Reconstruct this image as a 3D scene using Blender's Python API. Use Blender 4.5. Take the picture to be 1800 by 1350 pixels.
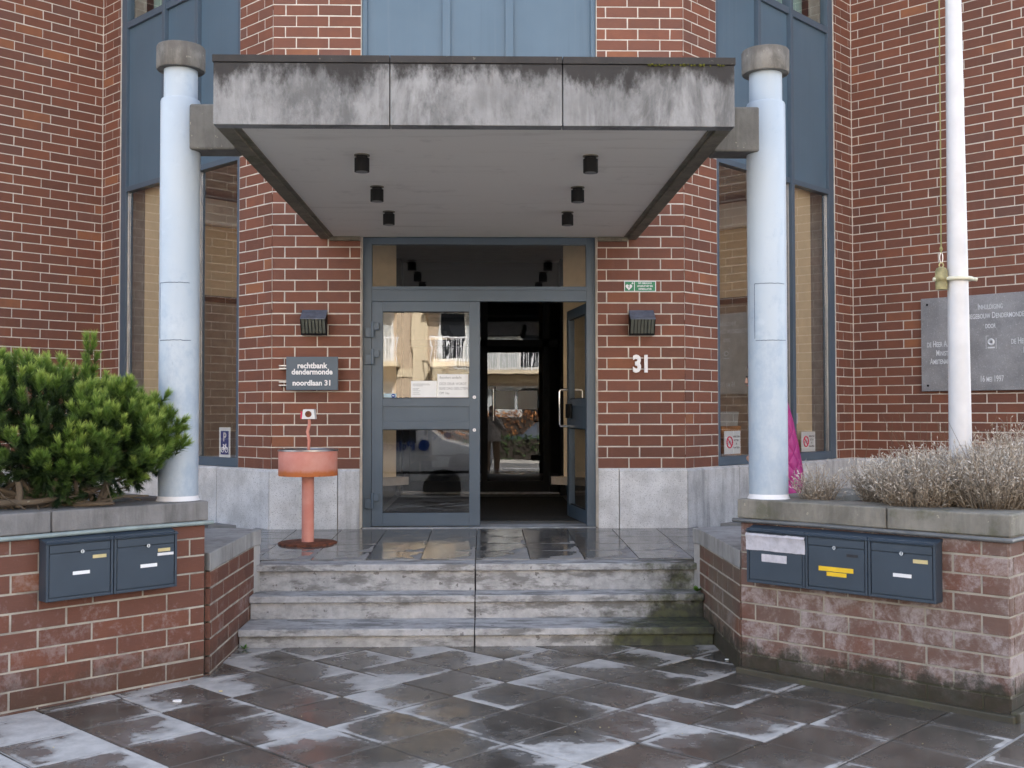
import bpy, bmesh, math, random
import numpy as np
from mathutils import Vector, Matrix

random.seed(7); rng = np.random.default_rng(7)
SC = bpy.context.scene
COL = SC.collection
for o in list(bpy.data.objects): bpy.data.objects.remove(o)

# ------------------------------------------------------------------ camera, sky, sun, exposure
CAM = Vector((0.0508, -9.958, 1.5434)); YAW, PIT, ROL = 0.02447, 0.02689, -0.0014
cd = bpy.data.cameras.new('camera'); cam = bpy.data.objects.new('camera', cd); COL.objects.link(cam)
fw = Vector((math.sin(YAW)*math.cos(PIT), math.cos(YAW)*math.cos(PIT), math.sin(PIT)))
r0 = Vector((math.cos(YAW), -math.sin(YAW), 0)); u0 = r0.cross(fw)
rr = r0*math.cos(ROL) + u0*math.sin(ROL); uu = rr.cross(fw)
cam.matrix_world = Matrix(((rr.x, uu.x, -fw.x, CAM.x), (rr.y, uu.y, -fw.y, CAM.y), (rr.z, uu.z, -fw.z, CAM.z), (0, 0, 0, 1)))
cd.sensor_width = 36; cd.lens = 1945.15/1800*36; cd.clip_start = 0.05; cd.clip_end = 2000
cd.dof.use_dof = True; cd.dof.focus_distance = 9.6; cd.dof.aperture_fstop = 7.0
SC.camera = cam

SUN_EL, SUN_AZ = math.radians(40), math.radians(18)      # behind the courthouse: its front and forecourt lie in open shade
w = bpy.data.worlds.new('World'); SC.world = w; w.use_nodes = True
wn = w.node_tree; bg = wn.nodes['Background']
sky = wn.nodes.new('ShaderNodeTexSky'); sky.sky_type = 'NISHITA'; sky.sun_disc = False
sky.sun_elevation = SUN_EL; sky.sun_rotation = SUN_AZ; sky.air_density = 1.0; sky.dust_density = 3.0; sky.ozone_density = 1.0
hs = wn.nodes.new('ShaderNodeHueSaturation'); hs.inputs['Saturation'].default_value = 0.62; hs.inputs['Value'].default_value = 1.0
wn.links.new(sky.outputs[0], hs.inputs['Color']); wn.links.new(hs.outputs[0], bg.inputs['Color'])
bg.inputs['Strength'].default_value = 0.10
sl = bpy.data.lights.new('sun', 'SUN'); sl.energy = 5.0; sl.angle = math.radians(1); sl.color = (1.0, 0.98, 0.95)
so = bpy.data.objects.new('sun', sl); COL.objects.link(so)
sd = Vector((math.sin(SUN_AZ)*math.cos(SUN_EL), math.cos(SUN_AZ)*math.cos(SUN_EL), math.sin(SUN_EL)))
so.rotation_euler = sd.to_track_quat('Z', 'Y').to_euler()
SC.view_settings.view_transform = 'Standard'; SC.view_settings.look = 'None'
SC.view_settings.exposure = 2.78; SC.view_settings.gamma = 1.0
SC.render.engine = 'CYCLES'; SC.cycles.use_denoising = True; SC.cycles.max_bounces = 10
SC.cycles.transparent_max_bounces = 16; SC.cycles.caustics_reflective = False; SC.cycles.caustics_refractive = False

# ------------------------------------------------------------------ material helpers
class NT:
    def __init__(s, name):
        s.m = bpy.data.materials.new(name); s.m.use_nodes = True; s.t = s.m.node_tree
        s.b = s.t.nodes['Principled BSDF']; s.out = s.t.nodes['Material Output']
    def n(s, typ, **kw):
        x = s.t.nodes.new('ShaderNode'+typ)
        for k, v in kw.items(): setattr(x, k, v)
        return x
    def put(s, sock, v):
        if v is None: return
        if isinstance(v, bpy.types.NodeSocket): s.t.links.new(v, sock)
        elif isinstance(v, (tuple, list)) and sock.type == 'RGBA' and len(v) == 3: sock.default_value = (*v, 1)
        else: sock.default_value = v
    def set(s, **kw):
        for k, v in kw.items(): s.put(s.b.inputs[k.replace('_', ' ')], v)
        return s
    def math(s, op, a, b=None, clamp=False):
        x = s.n('Math', operation=op, use_clamp=clamp); s.put(x.inputs[0], a)
        if b is not None: s.put(x.inputs[1], b)
        return x.outputs[0]
    def sstep(s, v, a, b):
        x = s.n('MapRange', interpolation_type='SMOOTHSTEP'); s.put(x.inputs[0], v)
        x.inputs[1].default_value = a; x.inputs[2].default_value = b; return x.outputs[0]
    def pos(s): return s.n('NewGeometry').outputs['Position']
    def obj(s): return s.n('TexCoord').outputs['Object']
    def xyz(s, v):
        x = s.n('SeparateXYZ'); s.put(x.inputs[0], v); return x.outputs
    def scale(s, v, sc):
        x = s.n('Mapping'); s.put(x.inputs[0], v); x.inputs['Scale'].default_value = sc; return x.outputs[0]
    def noise(s, v, sc, det=3.0, rough=.55, dist=0.0):
        x = s.n('TexNoise'); s.put(x.inputs['Vector'], v); x.inputs['Scale'].default_value = sc
        x.inputs['Detail'].default_value = det; x.inputs['Roughness'].default_value = rough; x.inputs['Distortion'].default_value = dist
        return x.outputs[0]
    def mix(s, f, a, b):
        x = s.n('Mix', data_type='RGBA'); s.put(x.inputs[0], f); s.put(x.inputs[6], a); s.put(x.inputs[7], b); return x.outputs[2]
    def ramp(s, f, stops, interp='LINEAR'):
        x = s.n('ValToRGB'); s.put(x.inputs[0], f); e = x.color_ramp.elements; x.color_ramp.interpolation = interp
        while len(e) < len(stops): e.new(.5)
        for i, (p, c) in enumerate(stops):
            e[i].position = p; e[i].color = (*c, 1)
        return x.outputs[0]
    def bump(s, h, strength=.3, dist=.01):
        x = s.n('Bump'); s.put(x.inputs['Height'], h); x.inputs['Strength'].default_value = strength; x.inputs['Distance'].default_value = dist
        s.put(s.b.inputs['Normal'], x.outputs[0]); return x.outputs[0]

def plain(name, c, rough=.6, metal=0.0, var=.12, vs=8.0, bs=60.0, bump=.05, spec=.5, coat=0.0):
    n = NT(name); p = n.pos()
    f = n.noise(p, vs, 4)
    lo = tuple(x*(1-var) for x in c); hi = tuple(min(1, x*(1+var)) for x in c)
    n.set(Base_Color=n.mix(n.sstep(f, .3, .7), lo, hi), Roughness=n.math('ADD', rough-.06, n.math('MULTIPLY', n.noise(p, vs*2.3), .12)), Metallic=metal)
    n.b.inputs['Specular IOR Level'].default_value = spec; n.b.inputs['Coat Weight'].default_value = coat
    if bump: n.bump(n.noise(p, bs, 3), bump, .004)
    return n.m

def brick_mat(name, island, effl=0.0, moss=0.0, old=0.0, film=0.0, filmc=(.185, .145, .125)):
    n = NT(name); p = n.pos()
    rnd = n.n('NewGeometry').outputs['Random Per Island'] if island else n.n('ObjectInfo').outputs['Random']
    base = n.ramp(rnd, [(0, (.132, .054, .036)), (.20, (.166, .063, .039)), (.5, (.188, .069, .041)), (.70, (.160, .066, .045)), (.86, (.215, .077, .043)), (.93, (.145, .069, .052)), (.96, (.190, .069, .041)), (.985, (.28, .110, .052))], 'LINEAR')
    q = n.scale(p, (6, 6, 60)); streak = n.noise(q, 3.0, 4, .6)
    blot = n.noise(p, 9, 3, .6)
    c = n.mix(n.math('MULTIPLY', n.sstep(blot, .35, .75), .28), base, (.115, .052, .040))
    c = n.mix(n.math('MULTIPLY', n.sstep(streak, .45, .8), .20), c, (.30, .14, .10))
    speck = n.sstep(n.noise(p, 260, 2, .5), .66, .74); c = n.mix(n.math('MULTIPLY', speck, .55), c, (.035, .02, .018))
    big = n.noise(p, .85, 5, .65); drip = n.noise(n.scale(p, (5, 5, .35)), 1.4, 4, .6)
    c = n.mix(n.math('MULTIPLY', n.sstep(big, .45, .7), .30), c, (.10, .046, .036)); c = n.mix(n.math('MULTIPLY', n.sstep(drip, .6, .75), .22), c, (.24, .15, .12))
    if old: c = n.mix(old, c, (.085, .048, .040))
    if film: c = n.mix(n.math('MULTIPLY', n.sstep(n.noise(p, 2.4, 6, .7), .25, .6), film), c, filmc)
    if effl:
        gate = n.math('ADD', -.045, n.math('MULTIPLY', rnd, .09))
        e1 = n.noise(p, 4.8, 8, .78, .4); e2 = n.noise(p, 30, 5, .75)
        zz = n.xyz(p)[2]
        f = n.math('ADD', n.math('MULTIPLY', e1, .75), n.math('MULTIPLY', e2, .3))
        f = n.math('ADD', n.math('ADD', f, gate), n.math('MULTIPLY', n.sstep(zz, .75, .1), .05))
        f = n.math('MULTIPLY', n.sstep(f, .60-.12*effl, .74-.06*effl), min(.66, .95*effl))
        c = n.mix(f, c, (.47, .42, .42))
    if moss:
        zz = n.xyz(p)[2]; mm = n.math('ADD', n.math('MULTIPLY', zz, -3.6), n.math('MULTIPLY', n.noise(p, 7, 6, .75), 1.65))
        c = n.mix(n.math('MULTIPLY', n.sstep(mm, .02, .45), .9*moss), c, n.mix(n.sstep(n.noise(p, 18, 3), .4, .62), (.022, .024, .012), (.035, .03, .02)))
        y = n.sstep(n.noise(p, 11, 5, .75), .66, .74); c = n.mix(n.math('MULTIPLY', y, .35), c, (.25, .2, .06))
    n.set(Base_Color=c, Roughness=.82)
    h = n.math('ADD', n.math('MULTIPLY', streak, .6), n.noise(p, 120, 4, .7)); n.bump(h, .35, .004)
    return n.m

def stone_mat(name, c, speck=.0, streak=0.0, dark=(.05, .048, .046), moss=0.0, rough=.8, lichen=0.0, top_dark=0.0, ztop=0.0, zspan=.1, scale=1.0, blotch=0.0):
    n = NT(name); p = n.pos()
    f = n.noise(p, 3.0*scale, 6, .65); c2 = n.mix(n.sstep(f, .3, .72), tuple(x*.78 for x in c), tuple(min(1, x*1.18) for x in c))
    if speck:
        s1 = n.noise(p, 95, 4, .7); c2 = n.mix(n.math('MULTIPLY', n.sstep(s1, .54, .66), speck), c2, tuple(x*.35 for x in c))
        c2 = n.mix(n.math('MULTIPLY', n.sstep(n.noise(p, 75, 3, .7), .58, .68), speck*.8), c2, (.75, .75, .76))
    if blotch:
        bl = n.noise(n.scale(p, (1.5, 1.5, .6)), 2.6, 8, .76, .3); c2 = n.mix(n.math('MULTIPLY', n.sstep(bl, .44, .66), blotch), c2, tuple(x*.36 for x in c))
        bl2 = n.noise(n.scale(p, (1, 1, .4)), 4.3, 6, .7); c2 = n.mix(n.math('MULTIPLY', n.sstep(bl2, .55, .7), blotch*.6), c2, tuple(min(1, x*1.45) for x in c))
    if streak:
        q = n.scale(p, (7, 7, .55)); st = n.noise(q, 1.6, 5, .65); c2 = n.mix(n.math('MULTIPLY', n.sstep(st, .46, .72), streak), c2, dark)
        q2 = n.scale(p, (14, 14, .9)); st2 = n.noise(q2, 1.3, 4, .6); c2 = n.mix(n.math('MULTIPLY', n.sstep(st2, .58, .75), streak*.6), c2, tuple(min(1, x*1.55) for x in c))
    if top_dark:
        z = n.xyz(p)[2]; e = n.noise(n.scale(p, (2.6, 2.6, 1.2)), 2.2, 7, .72)
        v = n.math('ADD', n.math('DIVIDE', n.math('SUBTRACT', z, ztop-zspan), zspan), n.math('MULTIPLY', n.math('SUBTRACT', e, .5), 2.8))
        c2 = n.mix(n.math('MULTIPLY', n.sstep(v, .15, .75), top_dark), c2, dark)
    if lichen:
        li = n.sstep(n.noise(p, 34, 3, .6), .68, .72); c2 = n.mix(n.math('MULTIPLY', li, lichen), c2, (.5, .47, .36))
    if moss:
        mo = n.sstep(n.noise(p, 5, 6, .7), .52, .68); c2 = n.mix(n.math('MULTIPLY', mo, moss), c2, (.075, .08, .035))
    n.set(Base_Color=c2, Roughness=rough)
    n.bump(n.math('ADD', n.noise(p, 90, 5, .7), n.math('MULTIPLY', n.noise(p, 14, 4), .6)), .35, .006)
    return n.m

def wet_mat(name, wet, dry, bias, edge, half, ybias=None, objspace=True, dirt=None, rmin=.06, xb=False):
    n = NT(name); p = n.pos(); X, Y, Z = n.xyz(p)
    rnd = n.n('ObjectInfo').outputs['Random']
    u, v, _ = n.xyz(n.obj())
    e = n.math('DIVIDE', n.math('MAXIMUM', n.math('ABSOLUTE', u), n.math('ABSOLUTE', v)), half)
    ofs = n.n('VectorMath', operation='ADD'); n.put(ofs.inputs[0], p); n.put(ofs.inputs[1], n.math('MULTIPLY', rnd, 23.0)); n1 = n.math('ADD', n.math('MULTIPLY', n.noise(ofs.outputs[0], 2.3, 5, .62, .3), .65), n.math('MULTIPLY', n.noise(p, .8, 3), .4)); n2 = n.noise(p, 6.5, 5, .68, .3)
    d = n.math('ADD', n.math('MULTIPLY', n.math('SUBTRACT', n1, .5), 2.6), n.math('MULTIPLY', n.math('SUBTRACT', rnd, .5), .75 if xb else .2))
    d = n.math('ADD', d, n.math('MULTIPLY', n.math('SUBTRACT', n2, .5), 1.2))
    side = n.math('ADD', n.math('MULTIPLY', u, 1.1), n.math('MULTIPLY', v, -.6))       # every slab lies a little out of level
    d = n.math('ADD', d, n.math('DIVIDE', side, half*2.2))
    d = n.math('ADD', d, n.math('MULTIPLY', n.math('MULTIPLY', n.sstep(e, .80, .90), n.sstep(e, .985, .955)), edge))
    d = n.math('ADD', d, bias)
    if ybias: d = n.math('ADD', d, n.math('MULTIPLY', n.math('SUBTRACT', Y, ybias[0]), ybias[1]))
    if xb: d = n.math('ADD', d, n.math('SUBTRACT', n.math('MULTIPLY', n.sstep(X, -.7, -2.0), .22), n.math('MULTIPLY', n.sstep(X, .7, 2.1), .30)))
    f = n.math('MULTIPLY', n.sstep(d, .44, .62), n.math('ADD', .6, n.math('MULTIPLY', n.sstep(d, .52, .8), .4))); damp = n.sstep(d, -.1, .5)
    grain = n.noise(p, 70, 4, .7)
    wc = n.mix(n.sstep(n.noise(p, 3.2, 4), .35, .65), wet, tuple(x*1.5 for x in wet))
    wc = n.mix(n.math('MULTIPLY', damp, .42), wc, tuple(x*.5 for x in dry))
    dc = n.mix(n.sstep(n.noise(p, 9, 5, .7), .3, .7), tuple(x*.72 for x in dry), dry)
    dc = n.mix(n.math('MULTIPLY', n.sstep(grain, .55, .7), .3), dc, tuple(x*.45 for x in dry))
    c = n.mix(f, wc, dc)
    if dirt:
        g = n.sstep(n.noise(p, 2.3, 5, .7), .55, .7); c = n.mix(n.math('MULTIPLY', g, .4), c, dirt)
    r = n.math('ADD', rmin, n.math('ADD', n.math('MULTIPLY', f, .68), n.math('MULTIPLY', n.sstep(n2, .40, .75), .24)))
    n.set(Base_Color=c, Roughness=r)
    n.bump(n.math('ADD', n.math('MULTIPLY', grain, n.math('ADD', .12, n.math('MULTIPLY', f, .8))), n.math('MULTIPLY', n.noise(p, 5, 3), .5)), .25, .004)
    return n.m

def glass_mat(name, f0, tint=(1, 1, 1), wav=.02, sc=2.2):
    n = NT(name); g = n.n('NewGeometry'); dp = n.n('VectorMath', operation='DOT_PRODUCT')
    n.put(dp.inputs[0], g.outputs['Normal']); n.put(dp.inputs[1], g.outputs['Incoming'])
    k = n.math('POWER', n.math('SUBTRACT', 1.0, n.math('ABSOLUTE', dp.outputs['Value'])), 5.0)
    f = n.math('ADD', n.math('MULTIPLY', k, 1-f0), f0)
    tr = n.n('BsdfTransparent'); tr.inputs[0].default_value = (*tint, 1)
    gl = n.n('BsdfGlossy'); gl.inputs['Roughness'].default_value = .005
    bp = n.n('Bump'); n.put(bp.inputs['Height'], n.noise(n.scale(g.outputs['Position'], (1.6, 1.6, .5)), sc, 2)); bp.inputs['Strength'].default_value = 1.0; bp.inputs['Distance'].default_value = wav
    n.put(gl.inputs['Normal'], bp.outputs[0])
    mx = n.n('MixShader'); n.put(mx.inputs[0], f); n.t.links.new(tr.outputs[0], mx.inputs[1]); n.t.links.new(gl.outputs[0], mx.inputs[2])
    n.t.links.new(mx.outputs[0], n.out.inputs['Surface']); n.t.nodes.remove(n.b)
    return n.m

def leaf_mat(name, a, b, c, rough=.55):
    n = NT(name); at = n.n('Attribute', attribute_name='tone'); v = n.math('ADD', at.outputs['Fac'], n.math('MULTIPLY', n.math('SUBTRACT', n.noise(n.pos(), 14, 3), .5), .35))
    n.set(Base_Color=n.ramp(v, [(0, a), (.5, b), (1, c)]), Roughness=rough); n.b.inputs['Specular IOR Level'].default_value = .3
    return n.m

def mortar_mat(name, c, moss=False):
    n = NT(name); p = n.pos(); a = n.noise(p, 1.6, 6, .7); b = n.noise(p, 11, 4, .6)
    k = n.mix(n.sstep(b, .3, .7), tuple(x*.84 for x in c), tuple(min(1, x*1.08) for x in c)); k = n.mix(n.math('MULTIPLY', n.sstep(a, .56, .72), .6), k, (.24, .22, .18))
    if moss: k = n.mix(n.sstep(n.math('ADD', n.math('MULTIPLY', n.xyz(p)[2], -3.6), n.math('MULTIPLY', n.noise(p, 7, 6, .75), 1.65)), .05, .5), k, (.05, .048, .028))
    n.set(Base_Color=k, Roughness=.95); n.bump(n.noise(p, 140, 3), .3, .003); return n.m
M = {}
M['brick'] = brick_mat('brick_single', False); M['brick_mass'] = brick_mat('brick_mass', True)
M['brick_pl'] = brick_mat('brick_planter_left', False, effl=.34, moss=.45, old=.18); M['brick_pr'] = brick_mat('brick_planter_right', False, effl=.85, moss=1.0, old=.25, film=.5); M['brick_cr'] = brick_mat('brick_cheek_right', False, effl=.3, moss=1.0, old=.3, film=.75, filmc=(.135, .115, .085))
M['mortar'] = mortar_mat('mortar', (.60, .55, .49)); M['mortar_r'] = mortar_mat('mortar_right', (.38, .345, .29), True); M['_m'] = plain('mortar_spare', (.64, .58, .52), .95, var=.16, vs=5, bs=140, bump=.3)
M['mortar_old'] = plain('mortar_weathered', (.38, .35, .30), .95, var=.30, vs=7, bs=140, bump=.3)
M['granite'] = stone_mat('granite', (.62, .62, .63), speck=.8, streak=.10, dark=(.16, .16, .165), moss=.10)
M['granite_st'] = stone_mat('granite_stained', (.52, .52, .53), speck=.6, blotch=.35, streak=.42, dark=(.10, .10, .105), moss=.08)
M['joint'] = plain('sealant', (.06, .055, .065), .9)
M['fascia'] = stone_mat('fascia_concrete', (.262, .263, .268), streak=.24, blotch=.8, dark=(.026, .023, .022), top_dark=.97, ztop=3.485, zspan=.21)
M['fascia_cap'] = stone_mat('fascia_cap', (.038, .034, .033), streak=.3, lichen=.18, dark=(.015, .015, .015))
M['concrete'] = stone_mat('weathered_concrete', (.155, .15, .138), streak=.4, blotch=.4, lichen=.5, dark=(.06, .055, .05))
M['rim'] = stone_mat('mossy_rim', (.19, .17, .13), streak=.4, moss=.6, dark=(.04, .035, .03))
def soffit_mat():
    n = NT('soffit_plaster'); p = n.pos()
    a = n.noise(n.scale(p, (.8, 6, 1)), 1.2, 5, .65); b = n.noise(p, 4, 5, .7)
    c = n.mix(n.math('MULTIPLY', n.sstep(a, .55, .74), .34), (.87, .83, .77), (.50, .45, .38))
    c = n.mix(n.math('MULTIPLY', n.sstep(b, .56, .78), .30), c, (.36, .33, .28))
    n.set(Base_Color=c, Roughness=.9); n.bump(n.noise(p, 60, 3), .1, .003); return n.m
M['soffit'] = soffit_mat()
M['blue'] = plain('blue_grey_enamel', (.072, .104, .142), .38, var=.07, vs=2, bs=200, bump=.02)
def panel_mat():
    n = NT('blue_grey_panel'); p = n.pos(); st = n.noise(n.scale(p, (10, 10, .35)), 1.5, 5, .65); bl = n.noise(p, 1.3, 3)
    c = n.mix(n.sstep(bl, .3, .7), (.076, .124, .172), (.088, .140, .192)); c = n.mix(n.math('MULTIPLY', n.sstep(st, .55, .75), .30), c, (.13, .17, .21)); c = n.mix(n.math('MULTIPLY', n.sstep(st, .45, .3), .25), c, (.06, .095, .13))
    n.set(Base_Color=c, Roughness=n.math('ADD', .34, n.math('MULTIPLY', bl, .15))); n.bump(n.noise(p, 2.2, 2), .5, .006); return n.m
M['panel'] = panel_mat()
M['mailblue'] = plain('mailbox_enamel', (.036, .053, .076), .45, var=.10, vs=4, bs=300, bump=.03)
M['dark'] = plain('dark_recess', (.012, .013, .016), .7)
M['black'] = plain('black_metal', (.008, .008, .009), .6, var=.2, spec=.2)
def column_mat():
    n = NT('column_paint'); p = n.pos(); z = n.xyz(p)[2]
    a = n.noise(n.scale(p, (1.6, 1.6, 1)), 6, 8, .78); b = n.noise(n.scale(p, (3, 3, 1.0)), 7, 6, .75)
    c = n.mix(n.sstep(n.noise(p, 1.3, 3), .3, .7), (.40, .47, .545), (.45, .515, .58))
    scuff = n.math('MULTIPLY', n.sstep(n.math('ADD', a, n.math('MULTIPLY', n.sstep(z, 2.7, 1.7), .12)), .54, .74), .40)
    c = n.mix(scuff, c, (.24, .33, .46)); c = n.mix(n.math('MULTIPLY', n.sstep(b, .66, .72), .40), c, (.15, .19, .27))
    c = n.mix(n.math('MULTIPLY', n.sstep(n.noise(p, 9, 4), .62, .72), .35), c, (.50, .57, .64))
    n.set(Base_Color=c, Roughness=.42); n.bump(n.noise(p, 26, 4), .06, .004); return n.m
M['column'] = column_mat()
M['seam'] = plain('column_seam', (.10, .13, .19), .7); M['colcap'] = stone_mat('cap_concrete', (.205, .193, .175), streak=.85, blotch=.85, lichen=.3, dark=(.10, .09, .08), top_dark=.7, ztop=3.76, zspan=.08)
M['tile'] = wet_mat('paving_tile', (.068, .060, .052), (.50, .485, .47), .05, .30, .2075, rmin=.13, xb=True)
M['tile_far'] = plain('paving_far', (.12, .11, .105), .45, var=.5, vs=1.4)
M['grout'] = plain('dark_joint', (.035, .032, .028), .55, var=.4, vs=6)
M['slab'] = wet_mat('landing_slab', (.095, .092, .088), (.34, .335, .33), -.26, .25, .197, ybias=(-1.10, -.85), dirt=(.16, .13, .09), rmin=.05)
def step_mat():
    n = NT('step_stone'); p = n.pos(); X, Y, Z = n.xyz(p)
    a = n.noise(n.scale(p, (1.0, 3, 3)), 3.4, 6, .7); b = n.noise(p, 13, 5, .7)
    c = n.mix(n.sstep(b, .3, .7), (.32, .325, .34), (.49, .495, .51))
    c = n.mix(n.math('MULTIPLY', n.sstep(a, .47, .62), .76), c, (.12, .12, .118))
    bl = n.sstep(n.noise(p, 19, 3, .5), .67, .70); c = n.mix(n.math('MULTIPLY', bl, .7), c, (.09, .085, .08))
    m = n.math('ADD', n.math('MULTIPLY', n.sstep(X, .2, 1.55), .50), n.math('MULTIPLY', n.noise(p, 3.5, 6, .75), .8))
    m = n.math('ADD', m, n.math('MULTIPLY', n.sstep(Z, .32, .02), .22))
    c = n.mix(n.math('MULTIPLY', n.sstep(m, .72, .98), .93), c, n.mix(n.sstep(n.noise(p, 15, 4), .4, .6), (.022, .024, .012), (.06, .068, .022)))
    n.set(Base_Color=c, Roughness=n.math('ADD', .45, n.math('MULTIPLY', b, .5)))
    n.bump(n.math('ADD', n.noise(p, 60, 5, .75), b), .4, .006); return n.m
M['step'] = step_mat()
M['coping'] = stone_mat('coping_stone', (.215, .21, .21), streak=.5, blotch=.55, lichen=.14, dark=(.07, .065, .06), rough=.7, moss=.1)
M['coping_r'] = stone_mat('coping_stone_mossy', (.235, .22, .19), streak=.45, blotch=.5, lichen=.6, dark=(.08, .075, .06), rough=.75, moss=.5)
M['cheek'] = stone_mat('cheek_stone', (.36, .355, .35), streak=.55, dark=(.14, .13, .12), moss=.15)
M['pipe'] = plain('conduit', (.27, .33, .33), .5, var=.15); M['pipe_r'] = plain('conduit_dark', (.12, .125, .13), .4, var=.2)
M['soil'] = plain('soil', (.03, .022, .016), .95, var=.5, vs=20, bs=40, bump=.6)
M['white'] = plain('white_paint', (.78, .78, .80), .4, var=.04); M['paper'] = plain('paper', (.88, .89, .90), .7, var=.03, bump=0)
M['ink'] = plain('ink', (.03, .03, .035), .8, bump=0); M['inkgrey'] = plain('grey_ink', (.30, .31, .33), .8, bump=0)
M['green'] = plain('sign_green', (.015, .20, .085), .4, var=.05, bump=0); M['signblue'] = plain('sign_blue', (.010, .055, .27), .45, var=.06, bump=0)
M['red'] = plain('sign_red', (.55, .02, .07), .45, bump=0); M['yellow'] = plain('yellow_tape', (.80, .52, .02), .5, bump=0)
M['cream'] = plain('cream_label', (.60, .50, .25), .55, bump=0); M['silvertape'] = plain('silver_tape', (.52, .51, .56), .28, var=.12, vs=16, bump=.15)
M['chrome'] = plain('chrome', (.75, .75, .76), .12, metal=1.0, var=.04); M['steel'] = plain('dull_steel', (.45, .45, .47), .35, metal=1.0, var=.1)
def coral_mat():
    n = NT('faded_coral_paint'); p = n.pos(); z = n.xyz(p)[2]
    c = n.mix(n.sstep(n.noise(p, 5, 4), .3, .7), (.64, .22, .165), (.72, .33, .26))
    edge = n.math('ADD', n.math('MULTIPLY', n.math('MULTIPLY', n.sstep(z, 1.14, 1.045), n.sstep(z, 1.03, 1.045)), .60), n.math('MULTIPLY', n.sstep(z, .60, .50), .12))
    r = n.math('ADD', edge, n.math('MULTIPLY', n.noise(p, 14, 8, .8), .55))
    c = n.mix(n.math('MULTIPLY', n.sstep(r, .46, .78), .9), c, (.60, .17, .035)); c = n.mix(n.math('MULTIPLY', n.sstep(r, .88, .98), .9), c, (.05, .022, .014))
    n.set(Base_Color=c, Roughness=.55); n.bump(n.noise(p, 70, 4), .1, .003); return n.m
M['coral'] = coral_mat(); M['rust'] = plain('rust', (.14, .045, .022), .85, var=.5, vs=22, bump=.4)
M['glass'] = glass_mat('door_glass', .115, (.95, .96, .96), .00035, 3.0); M['glass_fan'] = glass_mat('fanlight_glass', .13, (.95, .96, .96), .0003, 2.0); M['glass_in'] = glass_mat('inner_door_glass', .10, (.9, .9, .9), .0004, 2.0); M['winglass'] = glass_mat('window_glass', .26, (.93, .95, .94), .0006, 1.6)
M['beige'] = plain('beige_wall', (.74, .58, .38), .85, var=.05); M['cream_wall'] = plain('pale_wall', (.66, .60, .50), .85, var=.05)
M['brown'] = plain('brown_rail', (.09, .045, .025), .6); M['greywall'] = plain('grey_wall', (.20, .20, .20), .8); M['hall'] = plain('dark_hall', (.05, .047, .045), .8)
M['beige_room'] = plain('beige_room', (.84, .69, .48), .85, var=.05); M['panelwall'] = plain('panelled_wall', (.36, .30, .24), .7); M['teal'] = plain('teal_blind', (.30, .50, .46), .7); M['ceil'] = plain('ceiling', (.55, .55, .53), .9); M['wood'] = plain('orange_wood', (.35, .15, .045), .55, var=.2, vs=14); M['board'] = plain('grey_board', (.30, .29, .26), .8)
M['mat'] = plain('door_mat', (.030, .030, .030), .9, var=.3, vs=30, bs=200, bump=.5)
M['bark'] = stone_mat('pine_bark', (.13, .098, .068), streak=.3, dark=(.05, .035, .025), lichen=.3)
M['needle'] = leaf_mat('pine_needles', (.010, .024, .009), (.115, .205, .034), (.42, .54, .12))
M['lav'] = leaf_mat('lavender', (.13, .09, .055), (.42, .365, .30), (.68, .65, .61), .8); M['grass'] = leaf_mat('green_weed', (.02, .05, .01), (.06, .15, .02), (.12, .25, .03))
M['plaque'] = stone_mat('blue_stone', (.25, .253, .27), speck=.35, dark=(.12, .12, .13), rough=.45)
M['letter'] = plain('engraved_white', (.62, .64, .68), .7, bump=0)
M['pole'] = plain('flagpole_paint', (.60, .60, .62), .32, var=.05); M['rope'] = plain('rope', (.24, .23, .10), .9); M['brass'] = plain('mossy_brass', (.30, .265, .13), .6, var=.35, vs=18)
M['ivory'] = plain('ivory_plastic', (.62, .60, .48), .5)
def quilt_mat():
    n = NT('pink_quilt'); u, v, z = n.xyz(n.pos()); k = 17.0
    a = n.math('ABSOLUTE', n.math('SINE', n.math('MULTIPLY', n.math('ADD', n.math('ADD', u, v), z), k*1.2))); b = n.math('ABSOLUTE', n.math('SINE', n.math('MULTIPLY', n.math('SUBTRACT', n.math('ADD', u, v), z), k*1.2)))
    h = n.math('MINIMUM', a, b); hh = n.math('POWER', h, .5)
    n.set(Base_Color=n.mix(n.noise(n.pos(), 12, 3), (.30, .010, .135), (.38, .014, .175)), Roughness=.5); n.bump(hh, .8, .012); return n.m
M['pink'] = quilt_mat(); M['skin'] = plain('skin', (.50, .30, .22), .5, var=.06); M['hair'] = plain('brown_hair', (.09, .035, .018), .6, var=.3, vs=60)
M['jacket'] = plain('beige_jacket', (.42, .37, .32), .75, var=.12, vs=14, bump=.3, bs=14); M['trouser'] = plain('tan_trousers', (.22, .14, .075), .85, var=.12); M['denim'] = plain('dark_denim', (.03, .035, .05), .85)
M['lip'] = plain('lip', (.40, .12, .11), .5); M['shoe'] = plain('shoe', (.03, .03, .03), .6)
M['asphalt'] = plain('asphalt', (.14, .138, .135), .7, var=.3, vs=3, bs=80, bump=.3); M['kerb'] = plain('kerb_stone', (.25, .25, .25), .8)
M['van'] = plain('white_van_paint', (.72, .72, .72), .25, var=.03, coat=.5); M['carpaint'] = plain('dark_car_paint', (.02, .03, .05), .25, coat=.6); M['tyre'] = plain('tyre', (.015, .015, .015), .8)
M['vglass'] = plain('vehicle_glass', (.015, .017, .02), .06); M['beech'] = leaf_mat('beech_hedge', (.08, .03, .01), (.26, .10, .03), (.40, .18, .06)); M['hedgeg'] = leaf_mat('green_hedge', (.01, .02, .008), (.03, .06, .015), (.06, .11, .03))
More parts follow.
